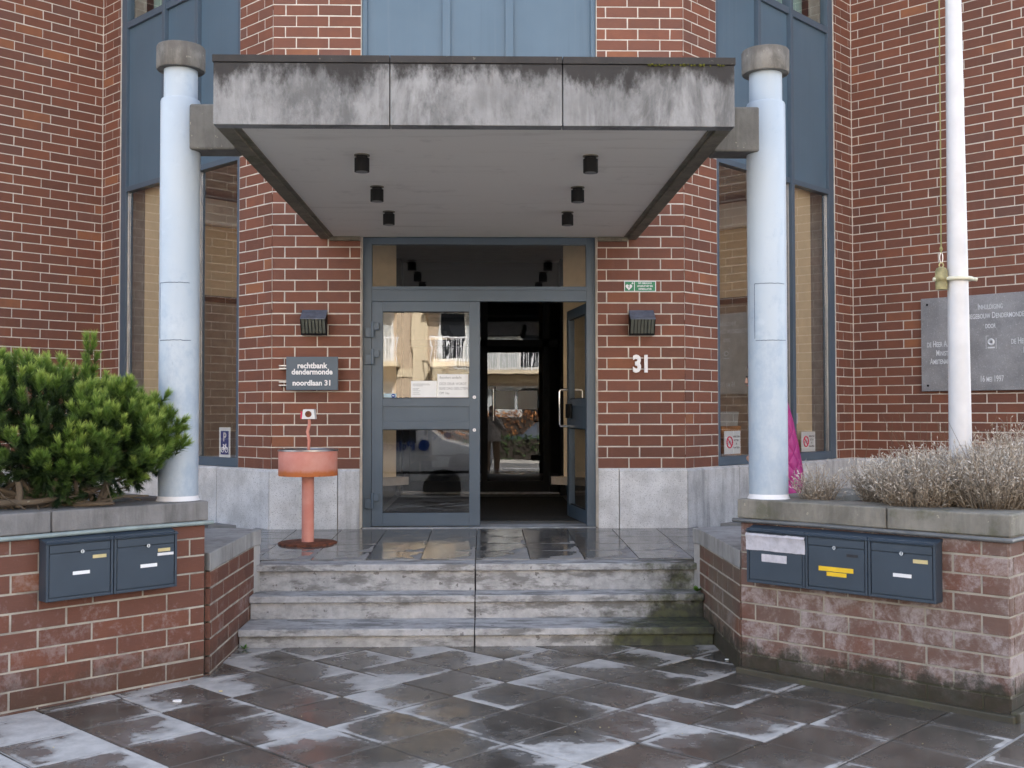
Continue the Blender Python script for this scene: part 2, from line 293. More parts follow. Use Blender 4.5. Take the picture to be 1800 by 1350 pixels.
M['apt'] = plain('apartment_brick', (.44, .34, .24), .85, var=.15); M['apt2'] = plain('apartment_render', (.60, .50, .35), .85, var=.08); M['curtain'] = plain('net_curtain', (.34, .36, .36), .8, var=.15, vs=10)
M['orange'] = plain('butt_paper', (.70, .30, .06), .8); M['bikeblue'] = M['signblue']

# ------------------------------------------------------------------ geometry helpers
R2 = 2**-.5
class Fr:                                     # a vertical plane: s runs along it, d stands proud of it, z is up
    def __init__(s, o, u, n):
        s.o = Vector((o[0], o[1], 0)); s.u = Vector((u[0], u[1], 0)).normalized(); s.n = Vector((n[0], n[1], 0)).normalized()
        s.x = (-s.n).cross(Vector((0, 0, 1)))
    def P(s, a, d, z): return s.o + s.u*a + s.n*d + Vector((0, 0, z))
    def mat(s, a, d, z): 
        p = s.P(a, d, z); x, n = s.x, s.n
        return Matrix(((x.x, 0, n.x, p.x), (x.y, 0, n.y, p.y), (x.z, 1, n.z, p.z), (0, 0, 0, 1)))
    def rotz(s): return math.atan2(s.x.y, s.x.x)
A, B = 1.862, 2.313
FRONT = Fr((0, 0), (1, 0), (0, -1))
SIDE = {1: Fr((A, 0), (1, 1), (1, -1)), -1: Fr((-A, 0), (-1, 1), (-1, -1))}
FLANK = {1: Fr((A+B, B), (1, -1), (-1, -1)), -1: Fr((-A-B, B), (-1, -1), (1, -1))}
SL = B/R2

class MB:
    def __init__(s): s.v = []; s.f = []
    def add(s, vs, fs):
        k = len(s.v); s.v += [tuple(p) for p in vs]; s.f += [tuple(k+i for i in f) for f in fs]; return s
    def hexa(s, p):                            # 8 corners: bottom ring, top ring
        c = sum((Vector(q) for q in p), Vector())/8
        fs = [(0, 3, 2, 1), (4, 5, 6, 7), (0, 1, 5, 4), (1, 2, 6, 5), (2, 3, 7, 6), (3, 0, 4, 7)]
        a, b, e = Vector(p[0]), Vector(p[1]), Vector(p[3])
        if (b-a).cross(e-a).dot(Vector(p[4])-a) < 0: fs = [tuple(reversed(f)) for f in fs]
        return s.add(p, fs)
    def box(s, x0, x1, y0, y1, z0, z1): return s.hexa([(x0, y0, z0), (x1, y0, z0), (x1, y1, z0), (x0, y1, z0), (x0, y0, z1), (x1, y0, z1), (x1, y1, z1), (x0, y1, z1)])
    def fbox(s, fr, s0, s1, d0, d1, z0, z1): return s.hexa([fr.P(s0, d0, z0), fr.P(s1, d0, z0), fr.P(s1, d1, z0), fr.P(s0, d1, z0), fr.P(s0, d0, z1), fr.P(s1, d0, z1), fr.P(s1, d1, z1), fr.P(s0, d1, z1)])
    def fquad(s, fr, s0, s1, d, z0, z1):
        q = [fr.P(s0, d, z0), fr.P(s1, d, z0), fr.P(s1, d, z1), fr.P(s0, d, z1)]
        nn = (q[1]-q[0]).cross(q[3]-q[0])
        return s.add(q, [(0, 1, 2, 3)] if nn.dot(fr.n) > 0 else [(3, 2, 1, 0)])
    def prism(s, poly, z0, z1):
        n = len(poly); ar = sum(poly[i][0]*poly[(i+1) % n][1]-poly[(i+1) % n][0]*poly[i][1] for i in range(n))
        if ar < 0: poly = poly[::-1]
        zz = lambda z, q: z(q) if callable(z) else z
        vs = [(*q, zz(z0, q)) for q in poly]+[(*q, zz(z1, q)) for q in poly]
        return s.add(vs, [tuple(range(n-1, -1, -1)), tuple(range(n, 2*n))]+[(i, (i+1) % n, n+(i+1) % n, n+i) for i in range(n)])
    def fprofile(s, fr, s0, s1, prof):          # profile of (d, z) swept from s0 to s1
        n = len(prof); vs = [fr.P(s0, d, z) for d, z in prof]+[fr.P(s1, d, z) for d, z in prof]
        fs = [tuple(range(n)), tuple(range(2*n-1, n-1, -1))]+[(i, n+i, n+(i+1) % n, (i+1) % n) for i in range(n)]
        return s.add(vs, fs)
    def lathe(s, c, prof, seg=32, ax=None):
        n = len(prof); vs = []; fs = []
        for i in range(seg):
            t = 2*math.pi*i/seg
            for r, z in prof: vs.append((c[0]+r*math.cos(t), c[1]+r*math.sin(t), c[2]+z))
        for i in range(seg):
            j = (i+1) % seg
            for k in range(n-1): fs.append((i*n+k, j*n+k, j*n+k+1, i*n+k+1))
        if prof[0][0] > 1e-6: fs.append(tuple(i*n for i in range(seg-1, -1, -1)))
        if prof[-1][0] > 1e-6: fs.append(tuple(i*n+n-1 for i in range(seg)))
        return s.add(vs, fs)
    def tube(s, pts, rad, seg=10):
        pts = [Vector(p) for p in pts]; rad = rad if isinstance(rad, (list, tuple)) else [rad]*len(pts); vs = []; fs = []; n = len(pts); prev = None
        for i, p in enumerate(pts):
            t = (pts[min(i+1, n-1)]-pts[max(i-1, 0)]).normalized()
            a = prev if prev is not None else (Vector((0, 0, 1)) if abs(t.z) < .9 else Vector((1, 0, 0)))
            x = (a-t*a.dot(t)).normalized(); prev = x; y = t.cross(x)
            for k in range(seg):
                th = 2*math.pi*k/seg; vs.append(p+(x*math.cos(th)+y*math.sin(th))*rad[i])
        for i in range(n-1):
            for k in range(seg):
                k2 = (k+1) % seg; fs.append((i*seg+k, i*seg+k2, (i+1)*seg+k2, (i+1)*seg+k))
        fs.append(tuple(range(seg-1, -1, -1))); fs.append(tuple((n-1)*seg+k for k in range(seg)))
        return s.add(vs, fs)
    def build(s, name, mat, parent=None, smooth=False, bevel=0.0, fix=False):
        me = bpy.data.meshes.new(name); me.from_pydata(s.v, [], s.f); me.update()
        if fix or bevel:
            bm = bmesh.new(); bm.from_mesh(me)
            if bevel: bmesh.ops.bevel(bm, geom=[e for e in bm.edges if e.is_manifold and e.calc_face_angle(0) > .5], offset=bevel, segments=2, affect='EDGES', profile=.5)
            bmesh.ops.recalc_face_normals(bm, faces=bm.faces); bm.to_mesh(me); bm.free()
        if smooth:
            me.polygons.foreach_set('use_smooth', [True]*len(me.polygons)); me.set_sharp_from_angle(angle=math.radians(40))
        me.materials.append(M[mat] if isinstance(mat, str) else mat)
        return link(bpy.data.objects.new(name, me), parent)
def link(o, parent=None):
    COL.objects.link(o)
    if parent is not None:
        o.parent = parent; o.matrix_parent_inverse = world(parent).inverted()
    return o
def world(o):
    m = o.matrix_basis.copy()
    if o.parent: m = world(o.parent) @ o.matrix_parent_inverse @ m
    return m
def tag(o, label=None, cat=None, group=None, kind=None):
    if label: o['label'] = label
    if cat: o['category'] = cat
    if group: o['group'] = group
    if kind: o['kind'] = kind
    return o
def empty(name, loc, label=None, cat=None, group=None, kind=None):
    o = bpy.data.objects.new(name, None); o.location = loc; COL.objects.link(o); return tag(o, label, cat, group, kind)
def text(name, body, size, mat, parent, mw, bold=0.0, ext=.001, xs=1.0, align='CENTER', smallcaps=False, space=1.0):
    cu = bpy.data.curves.new(name, 'FONT'); cu.body = body; cu.size = size; cu.align_x = align; cu.align_y = 'CENTER'; cu.extrude = ext; cu.offset = bold; cu.space_character = space
    cu.resolution_u = 3
    if smallcaps:
        cu.small_caps_scale = .78
        for i, ch in enumerate(body):
            if ch.islower(): cu.body_format[i].use_small_caps = True
    t = bpy.data.objects.new(name, cu); COL.objects.link(t)
    dg = bpy.context.evaluated_depsgraph_get(); me = bpy.data.meshes.new_from_object(t.evaluated_get(dg))
    bpy.data.objects.remove(t); bpy.data.curves.remove(cu); me.materials.clear(); me.materials.append(M[mat])
    o = bpy.data.objects.new(name, me); me.transform(mw @ Matrix.Diagonal((xs, 1, 1, 1)))
    return link(o, parent)

# ------------------------------------------------------------------ bricks
MOD, JT = .294, .0100
_bm = {}
def brick_mesh(L, H, mat):
    key = (round(L, 3), round(H, 3), mat)
    if key not in _bm:
        l, h, b, dp = key[0]/2, key[1]/2, .0028, .03
        vs = [(-l, dp, -h), (l, dp, -h), (l, dp, h), (-l, dp, h), (-l, b, -h), (l, b, -h), (l, b, h), (-l, b, h), (-l+b, 0, -h+b), (l-b, 0, -h+b), (l-b, 0, h-b), (-l+b, 0, h-b)]
        fs = [(8, 9, 10, 11)]+[(4+i, 4+(i+1) % 4, 8+(i+1) % 4, 8+i) for i in range(4)]+[(i, (i+1) % 4, 4+(i+1) % 4, 4+i) for i in range(4)]
        me = bpy.data.meshes.new('brick'); me.from_pydata(vs, [], fs); me.update(); me.materials.append(M[mat]); _bm[key] = me
    return _bm[key]
def courses(fr, s0, s1, z0, z1, zm, offs, first=0):
    out = []; k = math.floor((z0-zm)/.1)
    while zm+.1*k < z1-.02:
        a, b = max(zm+.1*k+JT/2, z0+.001), min(zm+.1*(k+1)-JT/2, z1)
        if b-a > .02:
            x = s0; js = []; q = s0+offs[(k+first) % 2]
            while q < s1-.03:
                if q > s0+.03: js.append(q+random.uniform(-.003, .003))
                q += MOD
            e = [s0+.001]+js+[s1-.001]
            for i in range(len(e)-1):
                l = e[i]+(JT/2 if i else .004); r = e[i+1]-(JT/2 if i < len(e)-2 else .004)
                if r-l > .02: out.append((fr, l, r, a, b))
        k += 1
    return out
def brick_obj(bk, parent, mat):
    fr, l, r, a, b = bk
    o = bpy.data.objects.new('brick', brick_mesh(r-l, b-a, mat)); p = fr.P((l+r)/2, random.uniform(-.0012, .0012), (a+b)/2)
    o.location = p; o.rotation_euler = (random.gauss(0, .004), random.gauss(0, .0028), fr.rotz()+random.gauss(0, .003)); o.scale = (1+random.uniform(-.010, .004), 1, 1+random.uniform(-.030, .012)); o.location.z += random.gauss(0, .0008)
    return link(o, parent)
def brick_mass(bks, parent, mat, name='brick'):
    V = []; F = []
    for fr, l, r, a, b in bks:
        me = brick_mesh(r-l, b-a, mat); k = len(V); j = random.uniform(-.0012, .0012)
        mx = Matrix.Translation(fr.P((l+r)/2, j, (a+b)/2)) @ Matrix.Rotation(fr.rotz(), 4, 'Z')
        V += [tuple(mx @ (v.co+Vector((random.gauss(0, .0011), random.gauss(0, .0005), random.gauss(0, .0009))))) for v in me.vertices]; F += [tuple(k+i for i in p.vertices) for p in me.polygons]
    me = bpy.data.meshes.new(name); me.from_pydata(V, [], F); me.update(); me.materials.append(M[mat])
    return tag(link(bpy.data.objects.new(name, me), parent), kind='stuff')

# ------------------------------------------------------------------ ground, pavement, road
T, TU, TV = .42269, .14629, -.08972
g = MB(); g.add([(-400, -400, -.20), (400, -400, -.20), (400, 400, -.20), (-400, 400, -.20)], [(0, 1, 2, 3)]).build('ground', 'asphalt'); tag(bpy.data.objects['ground'], kind='structure')
pav = MB().prism([(-9, -10.6), (9, -10.6), (9, 3), (-9, 3)], -.19, -.034).build('pavement', 'grout'); tag(pav, kind='structure')
kb = MB(); kb.box(-9, 9, -10.72, -10.601, -.19, .0).build('kerb', 'kerb'); tag(bpy.data.objects['kerb'], kind='structure')
tm = bpy.data.meshes.new('paving_tile'); h = T/2-.0035
bm = bmesh.new(); bmesh.ops.create_cube(bm, size=1); bmesh.ops.scale(bm, verts=bm.verts, vec=(2*h, 2*h, .03)); bmesh.ops.translate(bm, verts=bm.verts, vec=(0, 0, -.015))
bmesh.ops.bevel(bm, geom=[e for e in bm.edges if all(v.co.z > -.01 for v in e.verts)], offset=.003, segments=1, affect='EDGES'); bm.to_mesh(tm); bm.free(); tm.materials.append(M['tile'])
cand = []
for i in range(-30, 30):
    for j in range(-30, 30):
        U, V = TU+(i+.5)*T, TV+(j+.5)*T; x, y = (U-V)*R2, (U+V)*R2
        if -9.9 < y < -2.35 and abs(x) < 4.6:
            if y > -3.2 and abs(x) > 1.95: continue
            if (x+1.597)-(y+3.367) < -.45 or (x-1.58)+(y+3.335) > 6.0: pass
            cand.append((math.hypot(x-.05, y+4.2), x, y))
cand.sort()
for k, (d, x, y) in enumerate(cand[:300]):
    o = bpy.data.objects.new('paving_tile', tm); o.location = (x, y, random.gauss(0, .0009)); o.rotation_euler = (random.gauss(0, .0022), random.gauss(0, .0022), math.pi/4+random.choice((0, 0, 0, 1, 2, 3))*math.pi/2)
    link(o, pav)
far = MB()
for d, x, y in cand[300:]:
    q = h/R2; far.add([(x, y-q, -.001), (x+q, y, -.001), (x, y+q, -.001), (x-q, y, -.001)], [(0, 1, 2, 3)])
tag(far.build('paving_tile', 'tile_far', pav), kind='stuff')
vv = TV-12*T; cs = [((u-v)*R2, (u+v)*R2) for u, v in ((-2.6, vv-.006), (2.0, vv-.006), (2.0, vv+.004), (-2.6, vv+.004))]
MB().prism(cs, -.02, .003).build('joint_glint', 'kerb', pav)  # pale strip standing in for the glint of water along this joint

# ------------------------------------------------------------------ steps and landing
ZL = lambda y: .517+.0190*min(0, y)
N1, N2, N3 = -2.06, -2.255, -2.60
stp = empty('steps', (0, -2.3, 0), kind='structure')
for (yn, zt, yr, zb) in ((N3, .125, N3+.035, -.03), (N2, .287, N2+.035, .10), (N1, .477, N1+.035, .25)):
    for x0, x1 in ((-1.575, -.022), (-.016, 1.575)):
        yb = {N3: N2+.08, N2: N1+.08, N1: N1+.22}[yn]
        MB().box(x0, x1, yn, yb, zt-.048, zt).build('tread', 'step', stp, bevel=.006)
        MB().box(x0+.002, x1-.002, yr, yr+.06, zb, zt-.0485).build('riser', 'step', stp, bevel=.003)
MB().box(-1.57, 1.57, N3+.08, N1+.3, -.05, .06).build('step_core', 'joint', stp)
MB().box(-1.57, 1.57, N2+.09, N1+.3, .06, .24).build('step_core', 'joint', stp); MB().box(-1.57, 1.57, N1+.10, N1+.3, .24, .42).build('step_core', 'joint', stp)
lnd = MB().prism([(-1.9, N1+.223), (1.9, N1+.223), (3.6, -.6), (3.6, 1.74), (A+.02, .02), (1.06, .02), (1.06, .34), (-1.06, .34), (-1.06, .02), (-A-.02, .02), (-3.6, 1.74), (-3.6, -.6)], .2, lambda q: ZL(q[1])-.026).build('landing', 'grout'); tag(lnd, kind='structure')
S = .40
sm = bpy.data.meshes.new('landing_slab'); bm = bmesh.new(); bmesh.ops.create_cube(bm, size=1); bmesh.ops.scale(bm, verts=bm.verts, vec=(S-.006, S-.006, .03)); bmesh.ops.translate(bm, verts=bm.verts, vec=(0, 0, -.015)); bm.to_mesh(sm); bm.free(); sm.materials.append(M['slab'])
for i in range(-6, 6):
    for j in range(0, 6):
        x = -.02+S*(i+.5); y = N1+.225+S*(j+.5)
        if y > .12 or (y > -.1 and abs(x) > 2.0): continue
        if y > -.1 and abs(x) < 1.0: pass
        o = bpy.data.objects.new('landing_slab', sm); o.location = (x, y, ZL(y)+random.gauss(0, .0006)); o.rotation_euler = (.019+random.gauss(0, .001), random.gauss(0, .001), 0); link(o, lnd)
MB().box(-1.05, 1.05, .0, .33, .50, .523).build('threshold', 'step', lnd, bevel=.003)

# ------------------------------------------------------------------ the courthouse
ch = empty('courthouse', (0, 0, 0), 'red brick courthouse with blue-grey glazed bays and a recessed glass entrance', 'building')
ZB, ZT, ZM = 1.052, 7.2, 1.1456
bks = []
GS0, GS1 = .540, 2.865                        # glazed bay along each side
for sg in (1, -1):
    x0, x1 = (1.065, A) if sg > 0 else (-A, -1.065)
    w_ = MB().box(x0+(0 if sg > 0 else .006), x1-(.006 if sg > 0 else 0), .0038, .34, .45, ZT).build('wall', 'mortar', ch)
    bks += courses(FRONT, x0, x1, ZB, ZT, ZM, (.0876, .284) if sg > 0 else (.114, .209), 0)
    f = SIDE[sg]
    MB().fbox(f, .004, GS0-.003, -.32, -.0038, .45, ZT).build('wall', 'mortar', ch)
    bks += courses(f, 0, GS0-.004, ZB, ZT, ZM, (.233, .132))
    MB().fbox(f, GS1+.004, SL+.02, -.30, -.0038, .45, ZT).build('wall', 'mortar', ch)
    bks += courses(f, GS1+.005, SL, ZB, ZT, ZM, (.169, .05))
    L = 4.2 if sg > 0 else 3.4
    k = FLANK[sg]; MB().fbox(k, -.02, L, -.30, -.0038, .45, ZT).build('wall', 'mortar', ch); MB().fbox(f, SL-.011, SL+.004, -.012, .0015, 1.052, ZT).build('corner_seal', 'mortar', ch)
    bks += courses(k, 0, L-.01, ZB, ZT, ZM, (.084, .283))
    # jamb bricks beside the door
    jf = Fr((1.065*sg, 0), (0, 1), (-sg, 0)); bks += courses(jf, .002, .14, ZB, 3.16, ZM, (.2, .3))
def shown(b):
    fr, l, r, a, z = b; p = fr.P((l+r)/2, 0, (a+z)/2); d = p-CAM; dz = d.dot(fw)
    x, y = 900+1945*d.dot(rr)/dz, 675-1945*d.dot(uu)/dz
    ok = -20 < x < 1820 and y > -15
    hid = (372 < x < 1290 and 92 < y < 222) or (470 < x < 1190 and 222 < y < 400 and (x-372 > y-218 and 1290-x > y-224))
    return (r-l)*abs(fr.n.dot(d.normalized()))/dz**2*(1 if ok and not hid else .0)
bks.sort(key=lambda b: -shown(b))
bwall = empty('brickwork', (0, 0, 0)); bwall.parent = ch
for b in bks[:300]: brick_obj(b, bwall, 'brick')
brick_mass(bks[300:], bwall, 'brick_mass')

def plinth(fr, s0, s1, z0, z1, mat='granite', d=.03):
    MB().fprofile(fr, s0+.004, s1-.004, [(-.10, z0), (d, z0), (d, z1-.022), (d-.022, z1), (-.10, z1)]).build('plinth_stone', mat, ch, fix=True)
pl = [(-A, -1.264), (-1.264, -1.068), (1.068, 1.256), (1.256, A)]
for i, (a, b) in enumerate(pl): plinth(FRONT, a-(.012 if i == 0 else 0), b+(.012 if i == 3 else 0), .44, 1.05, 'granite_st' if i in (1,) else 'granite')
for sg in (1, -1):
    f = SIDE[sg]; m = 'granite_st' if sg > 0 else 'granite'
    for a, b in ((0, .85), (.85, 1.70), (1.70, 2.55), (2.55, SL+.02)): plinth(f, a+(-.012 if a == 0 else 0), b, .44, 1.048, m)
    MB().fbox(f, 0, SL, -.2, -.02, .44, 1.02).build('plinth_core', 'joint', ch)
    k = FLANK[sg]
    for i in range(4): plinth(k, i*.9+.03*(i == 0), (i+1)*.9, .3, 1.046, 'granite')

# glazed bays
for sg in (1, -1):
    f = SIDE[sg]; fr = empty('window_bay', f.P(1.7, 0, 1.05)); fr.parent = ch
    D0, D1 = -.10, -.012
    MS = [GS0, 1.325, 1.965, GS1]
    MB().fbox(f, GS0, GS0+.05, D0, D1, 1.052, ZT).build('frame_post', 'blue', fr, bevel=.002); MB().fbox(f, GS1-.11, GS1, D0, D1, 1.052, ZT).build('frame_post', 'blue', fr, bevel=.002)
    for s in (1.325, 1.965): MB().fbox(f, s-.028, s+.028, D0, D1+.012, 1.052, ZT).build('mullion', 'blue', fr, bevel=.002)
    cells = [(GS0+.05, 1.297), (1.353, 1.937), (1.993, GS1-.11)]
    for a, b in cells:
        MB().fbox(f, a, b, D0, D1-.003, 1.052, 1.135).build('sill_rail', 'blue', fr, bevel=.002)
        MB().fbox(f, a, b, D0, D1-.003, 3.93, 3.985).build('transom', 'blue', fr, bevel=.002)
        MB().fbox(f, a, b, D0, D1-.003, 5.70, 5.77).build('transom', 'blue', fr, bevel=.002)
        MB().fbox(f, a+.003, b-.003, D0+.03, D0+.055, 3.982, 5.703).build('spandrel_panel', 'panel', fr)
        MB().fquad(f, a-.004, b+.004, D0+.045, 1.13, 3.935).build('pane', 'winglass', fr)
        MB().fquad(f, a-.004, b+.004, D0+.045, 5.765, ZT).build('pane', 'winglass', fr)
        for s in (a, b): MB().fbox(f, s-.004, s+.012 if s == a else s+.004, D0+.047, D0+.062, 1.135, 3.93).build('glazing_bead', 'steel', fr)
    # rooms behind the glass
    MB().fbox(f, 2.20, 2.61, -.42, -.16, .9, 4.0).build('pillar', 'beige', ch)
    MB().fbox(f, 2.612, 2.85, -.52, -.30, .9, 4.0).build('dark_wall', 'hall', ch)
    MB().fbox(f, .95, 3.1, -1.75, -1.65, .9, 4.0).build('room_wall', 'beige', ch)
    MB().fbox(f, 2.4, 2.46, -1.7, -.425, 2.85, 3.70).build('room_wall', 'beige_room', ch); MB().fbox(f, 2.385, 2.45, -1.7, -.425, 2.78, 2.85).build('rail', 'brown', ch); MB().fbox(f, 2.30, 2.45, -1.7, -.425, 3.62, 3.90).build('bulkhead', 'white', ch)
    MB().fbox(f, .3, 3.2, -1.8, -.10, 3.99, 4.06).build('room_ceiling', 'ceil', ch); MB().fbox(f, .2, 3.2, -1.8, -.10, .82, .90).build('room_floor', 'panelwall', ch)
    MB().fbox(f, .2, 2.8, -.32, -.115, 1.04, 1.06).build('window_board', 'brown', ch)
    MB().fbox(f, .28, .36, -1.7, -.34, .9, 4.0).build('room_wall', 'beige', ch); MB().fbox(f, 2.4, 2.46, -1.7, -.425, .9, 2.78).build('room_wall', 'panelwall', ch)
    MB().fbox(f, .3, 3.2, -2.2, -2.1, 5.6, ZT).build('room_wall', 'cream_wall', ch); MB().fbox(f, GS0, GS1, -.40, -.38, 5.85, ZT).build('blind', 'teal', ch)
    MB().fbox(f, .3, 3.2, -2.1, -.10, 5.58, 5.66).build('room_floor', 'hall', ch)
# roof and back of the building so that no sky leaks into the rooms
MB().prism([(-7, -1.2), (-4.3, 2.3), (-A, -.0), (A, -.0), (4.3, 2.3), (7.2, -1.2), (8, 9.5), (-8, 9.5)], ZT, 11.0).build('upper_storey', 'panel', ch); MB().prism([(-7.2, -1.5), (7.4, -1.5), (8, 9.5), (-8, 9.5)], 11.0, 11.3).build('roof', 'concrete', ch)  # unseen upper storey and roof, raised to keep the forecourt in shade
MB().box(-8, 8, 9.2, 9.5, 0, ZT).build('rear_wall', 'hall', ch)
for sg in (1, -1): MB().box(*sorted((7.1*sg, 7.4*sg)), -.8, 9.2, 0, ZT).build('rear_wall', 'hall', ch)

# panels above the canopy
pa = empty('upper_panels', (0, 0, 3.3)); pa.parent = ch
for a, b in ((-1.058, -.335), (-.262, .240), (.312, 1.058)): MB().box(a, b, .075, .10, 3.20, ZT).build('spandrel_panel', 'panel', pa)
for x in (-.298, .276): MB().box(x-.036, x+.036, .045, .12, 3.20, ZT).build('mullion', 'panel', pa, bevel=.002)
for sg in (1, -1): MB().box(*sorted((1.02*sg, 1.061*sg)), .04, .115, 3.20, ZT).build('mullion', 'panel', pa)

# entrance frame
Y0, Y1 = .085, .165
ef = empty('entrance_frame', (0, .1, .52)); ef.parent = ch
for sg in (1, -1):
    MB().box(*sorted((.975*sg, 1.055*sg)), Y0, Y1, .523, 3.15).build('jamb', 'blue', ef, bevel=.003)
    MB().box(*sorted((1.055*sg, 1.066*sg)), .03, .13, .523, 3.15).build('seal', 'mortar', ef)
MB().box(-.975, .975, Y0, Y1, 2.565, 2.70).build('transom', 'blue', ef, bevel=.003); MB().box(-.975, .975, Y0-.012, Y0, 2.668, 2.70).build('drip', 'blue', ef, bevel=.002)
MB().box(-.975, .975, Y0, Y1, 3.085, 3.15).build('head', 'blue', ef, bevel=.003)
MB().fquad(FRONT, -.98, .98, -.125, 2.695, 3.09).build('fanlight_pane', 'glass_fan', ef)

def door(name, w, closed_x, fx):               # a leaf drawn in its own frame: hinge at s = 0
    e = empty(name, fx.P(0, 0, .53)); e.parent = ch; st = .098
    z0, z1 = .532, 2.562
    MB().fbox(fx, 0, st, -.06, 0, z0, z1).build('stile', 'blue', e, bevel=.003); MB().fbox(fx, w-st, w, -.06, 0, z0, z1).build('stile', 'blue', e, bevel=.003)
    for a, b in ((z0, .65), (1.404, 1.475), (1.61, 1.684), (2.472, z1)): MB().fbox(fx, st, w-st, -.06, -.001, a, b).build('rail', 'blue', e, bevel=.002)
    MB().fbox(fx, st, w-st, -.05, -.012, 1.475, 1.61).build('kick_panel', 'blue', e)
    for a, b in ((.648, 1.406), (1.682, 2.474)):
        MB().fquad(fx, st-.004, w-st+.004, -.030, a, b).build('pane', 'glass', e)
        for c, d_ in ((a, a+.010), (b-.010, b)): MB().fbox(fx, st, w-st, -.027, -.012, c, d_).build('glazing_bead', 'dark', e)
    return e
dl = door('door', .978, 0, Fr((-.972, .075), (1, 0), (0, -1)))
for z in (2.312, 2.066, .77):
    hg = MB().fbox(FRONT, -1.03, -.965, -.085, -.052, z-.075, z+.015).fbox(FRONT, -.962, -.905, -.075, -.045, z-.01, z+.055).build('hinge', 'blue', dl, bevel=.003)
    MB().lathe((-.963, .048, z-.075), [(.014, 0), (.014, .14)], 14).build('hinge_pin', 'blue', dl, smooth=True)
for z in (1.694, 1.397): MB().tube([(-.045, .075, z), (-.045, .060, z)], .0155, 18).build('lock_cylinder', 'white', dl); MB().tube([(-.045, .0605, z), (-.045, .058, z)], .006, 8).build('keyhole', 'steel', bpy.data.objects[dl.children[-1].name])
ang = math.radians(83)
dr = door('door', .95, 0, Fr((.985, .13), (-math.cos(ang), math.sin(ang)), (-math.sin(ang), -math.cos(ang))))
fo = Fr((.985, .13), (-math.cos(ang), math.sin(ang)), (-math.sin(ang), -math.cos(ang)))
hb = [fo.P(.90, .002, 1.42), fo.P(.90, .075, 1.42), fo.P(.90, .085, 1.44), fo.P(.90, .085, 1.76), fo.P(.90, .075, 1.78), fo.P(.90, .002, 1.78)]
MB().tube(hb, .013, 12).build('pull_handle', 'chrome', dr, smooth=True)
MB().fbox(fo, .70, .93, .0, .02, 1.50, 1.64).build('lock_case', 'black', dr, bevel=.004)
MB().tube([fo.P(.06, -.062, .53), fo.P(.04, -.08, .75), fo.P(.05, -.064, .95), fo.P(.03, -.075, 1.1)], .005, 6).build('cable', 'black', dr, smooth=True)

# vestibule and inner doors
ve = empty('vestibule', (0, 2, .52)); ve.parent = ch; YI = 4.3
MB().box(-2.5, 2.5, .34, 9.2, .44, .520).build('hall_floor', 'greywall', ve); MB().box(-1.0, 1.0, .62, 3.6, .521, .530).build('door_mat', 'mat', ve)
for sg in (1, -1):
    MB().box(*sorted((1.10*sg, 1.28*sg)), .30, YI, .52, 3.5).build('side_wall', 'beige', ve); MB().box(*sorted((1.085*sg, 1.098*sg)), .30, YI, .521, .79).build('skirting', 'greywall', ve)
    MB().box(*sorted((1.0*sg, 1.06*sg)), YI-.4, YI+.05, .521, 3.49).build('post', 'black', ve)
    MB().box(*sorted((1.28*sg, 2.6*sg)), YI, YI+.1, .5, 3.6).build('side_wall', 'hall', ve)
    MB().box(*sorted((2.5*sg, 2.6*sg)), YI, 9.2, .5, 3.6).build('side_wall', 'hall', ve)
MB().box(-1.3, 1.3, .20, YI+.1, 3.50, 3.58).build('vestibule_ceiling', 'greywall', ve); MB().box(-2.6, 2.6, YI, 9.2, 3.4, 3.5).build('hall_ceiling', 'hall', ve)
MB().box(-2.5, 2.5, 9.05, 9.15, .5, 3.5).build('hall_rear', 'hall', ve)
MB().box(-1.0, 1.0, YI, YI+.07, 3.02, 3.5).build('inner_head', 'black', ve); MB().box(-1.0, 1.0, YI, YI+.07, 2.41, 2.50).build('inner_transom', 'black', ve)
for x in (-1.0, 0.0, .80): MB().box(x-.0, x+.085, YI, YI+.07, .521, 3.02).build('inner_post', 'black', ve)
MB().box(-1.0, 1.0, YI-.1, YI, .521, .54).build('inner_threshold', 'step', ve)
gi = Fr((0, YI+.02), (math.cos(-.0055), math.sin(-.0055)), (math.sin(-.0055), -math.cos(-.0055)))
for a, b in ((-.915, 0.0), (.085, .80)):
    MB().fbox(gi, a, b, -.02, .02, .53, .68).build('inner_rail', 'black', ve); MB().fquad(gi, a, b, 0, .67, 2.41).build('inner_pane', 'glass_in', ve)
    MB().fquad(gi, a, b, 0, 2.50, 3.02).build('inner_pane', 'glass_in', ve)
MB().tube([(.16, YI-.005, 1.45), (.16, YI-.08, 1.46), (.16, YI-.08, 1.86), (.16, YI-.005, 1.87)], .016, 10).build('pull_handle', 'chrome', ve, smooth=True)
for x0 in (.30, .59): MB().box(x0-.12, x0+.135, YI+.013, YI+.015, 1.60, 1.84).build('notice_sheet', 'paper', ve)
MB().box(.10, .19, YI-.02, YI-.005, 1.86, 1.90).build('push_label', 'paper', ve)

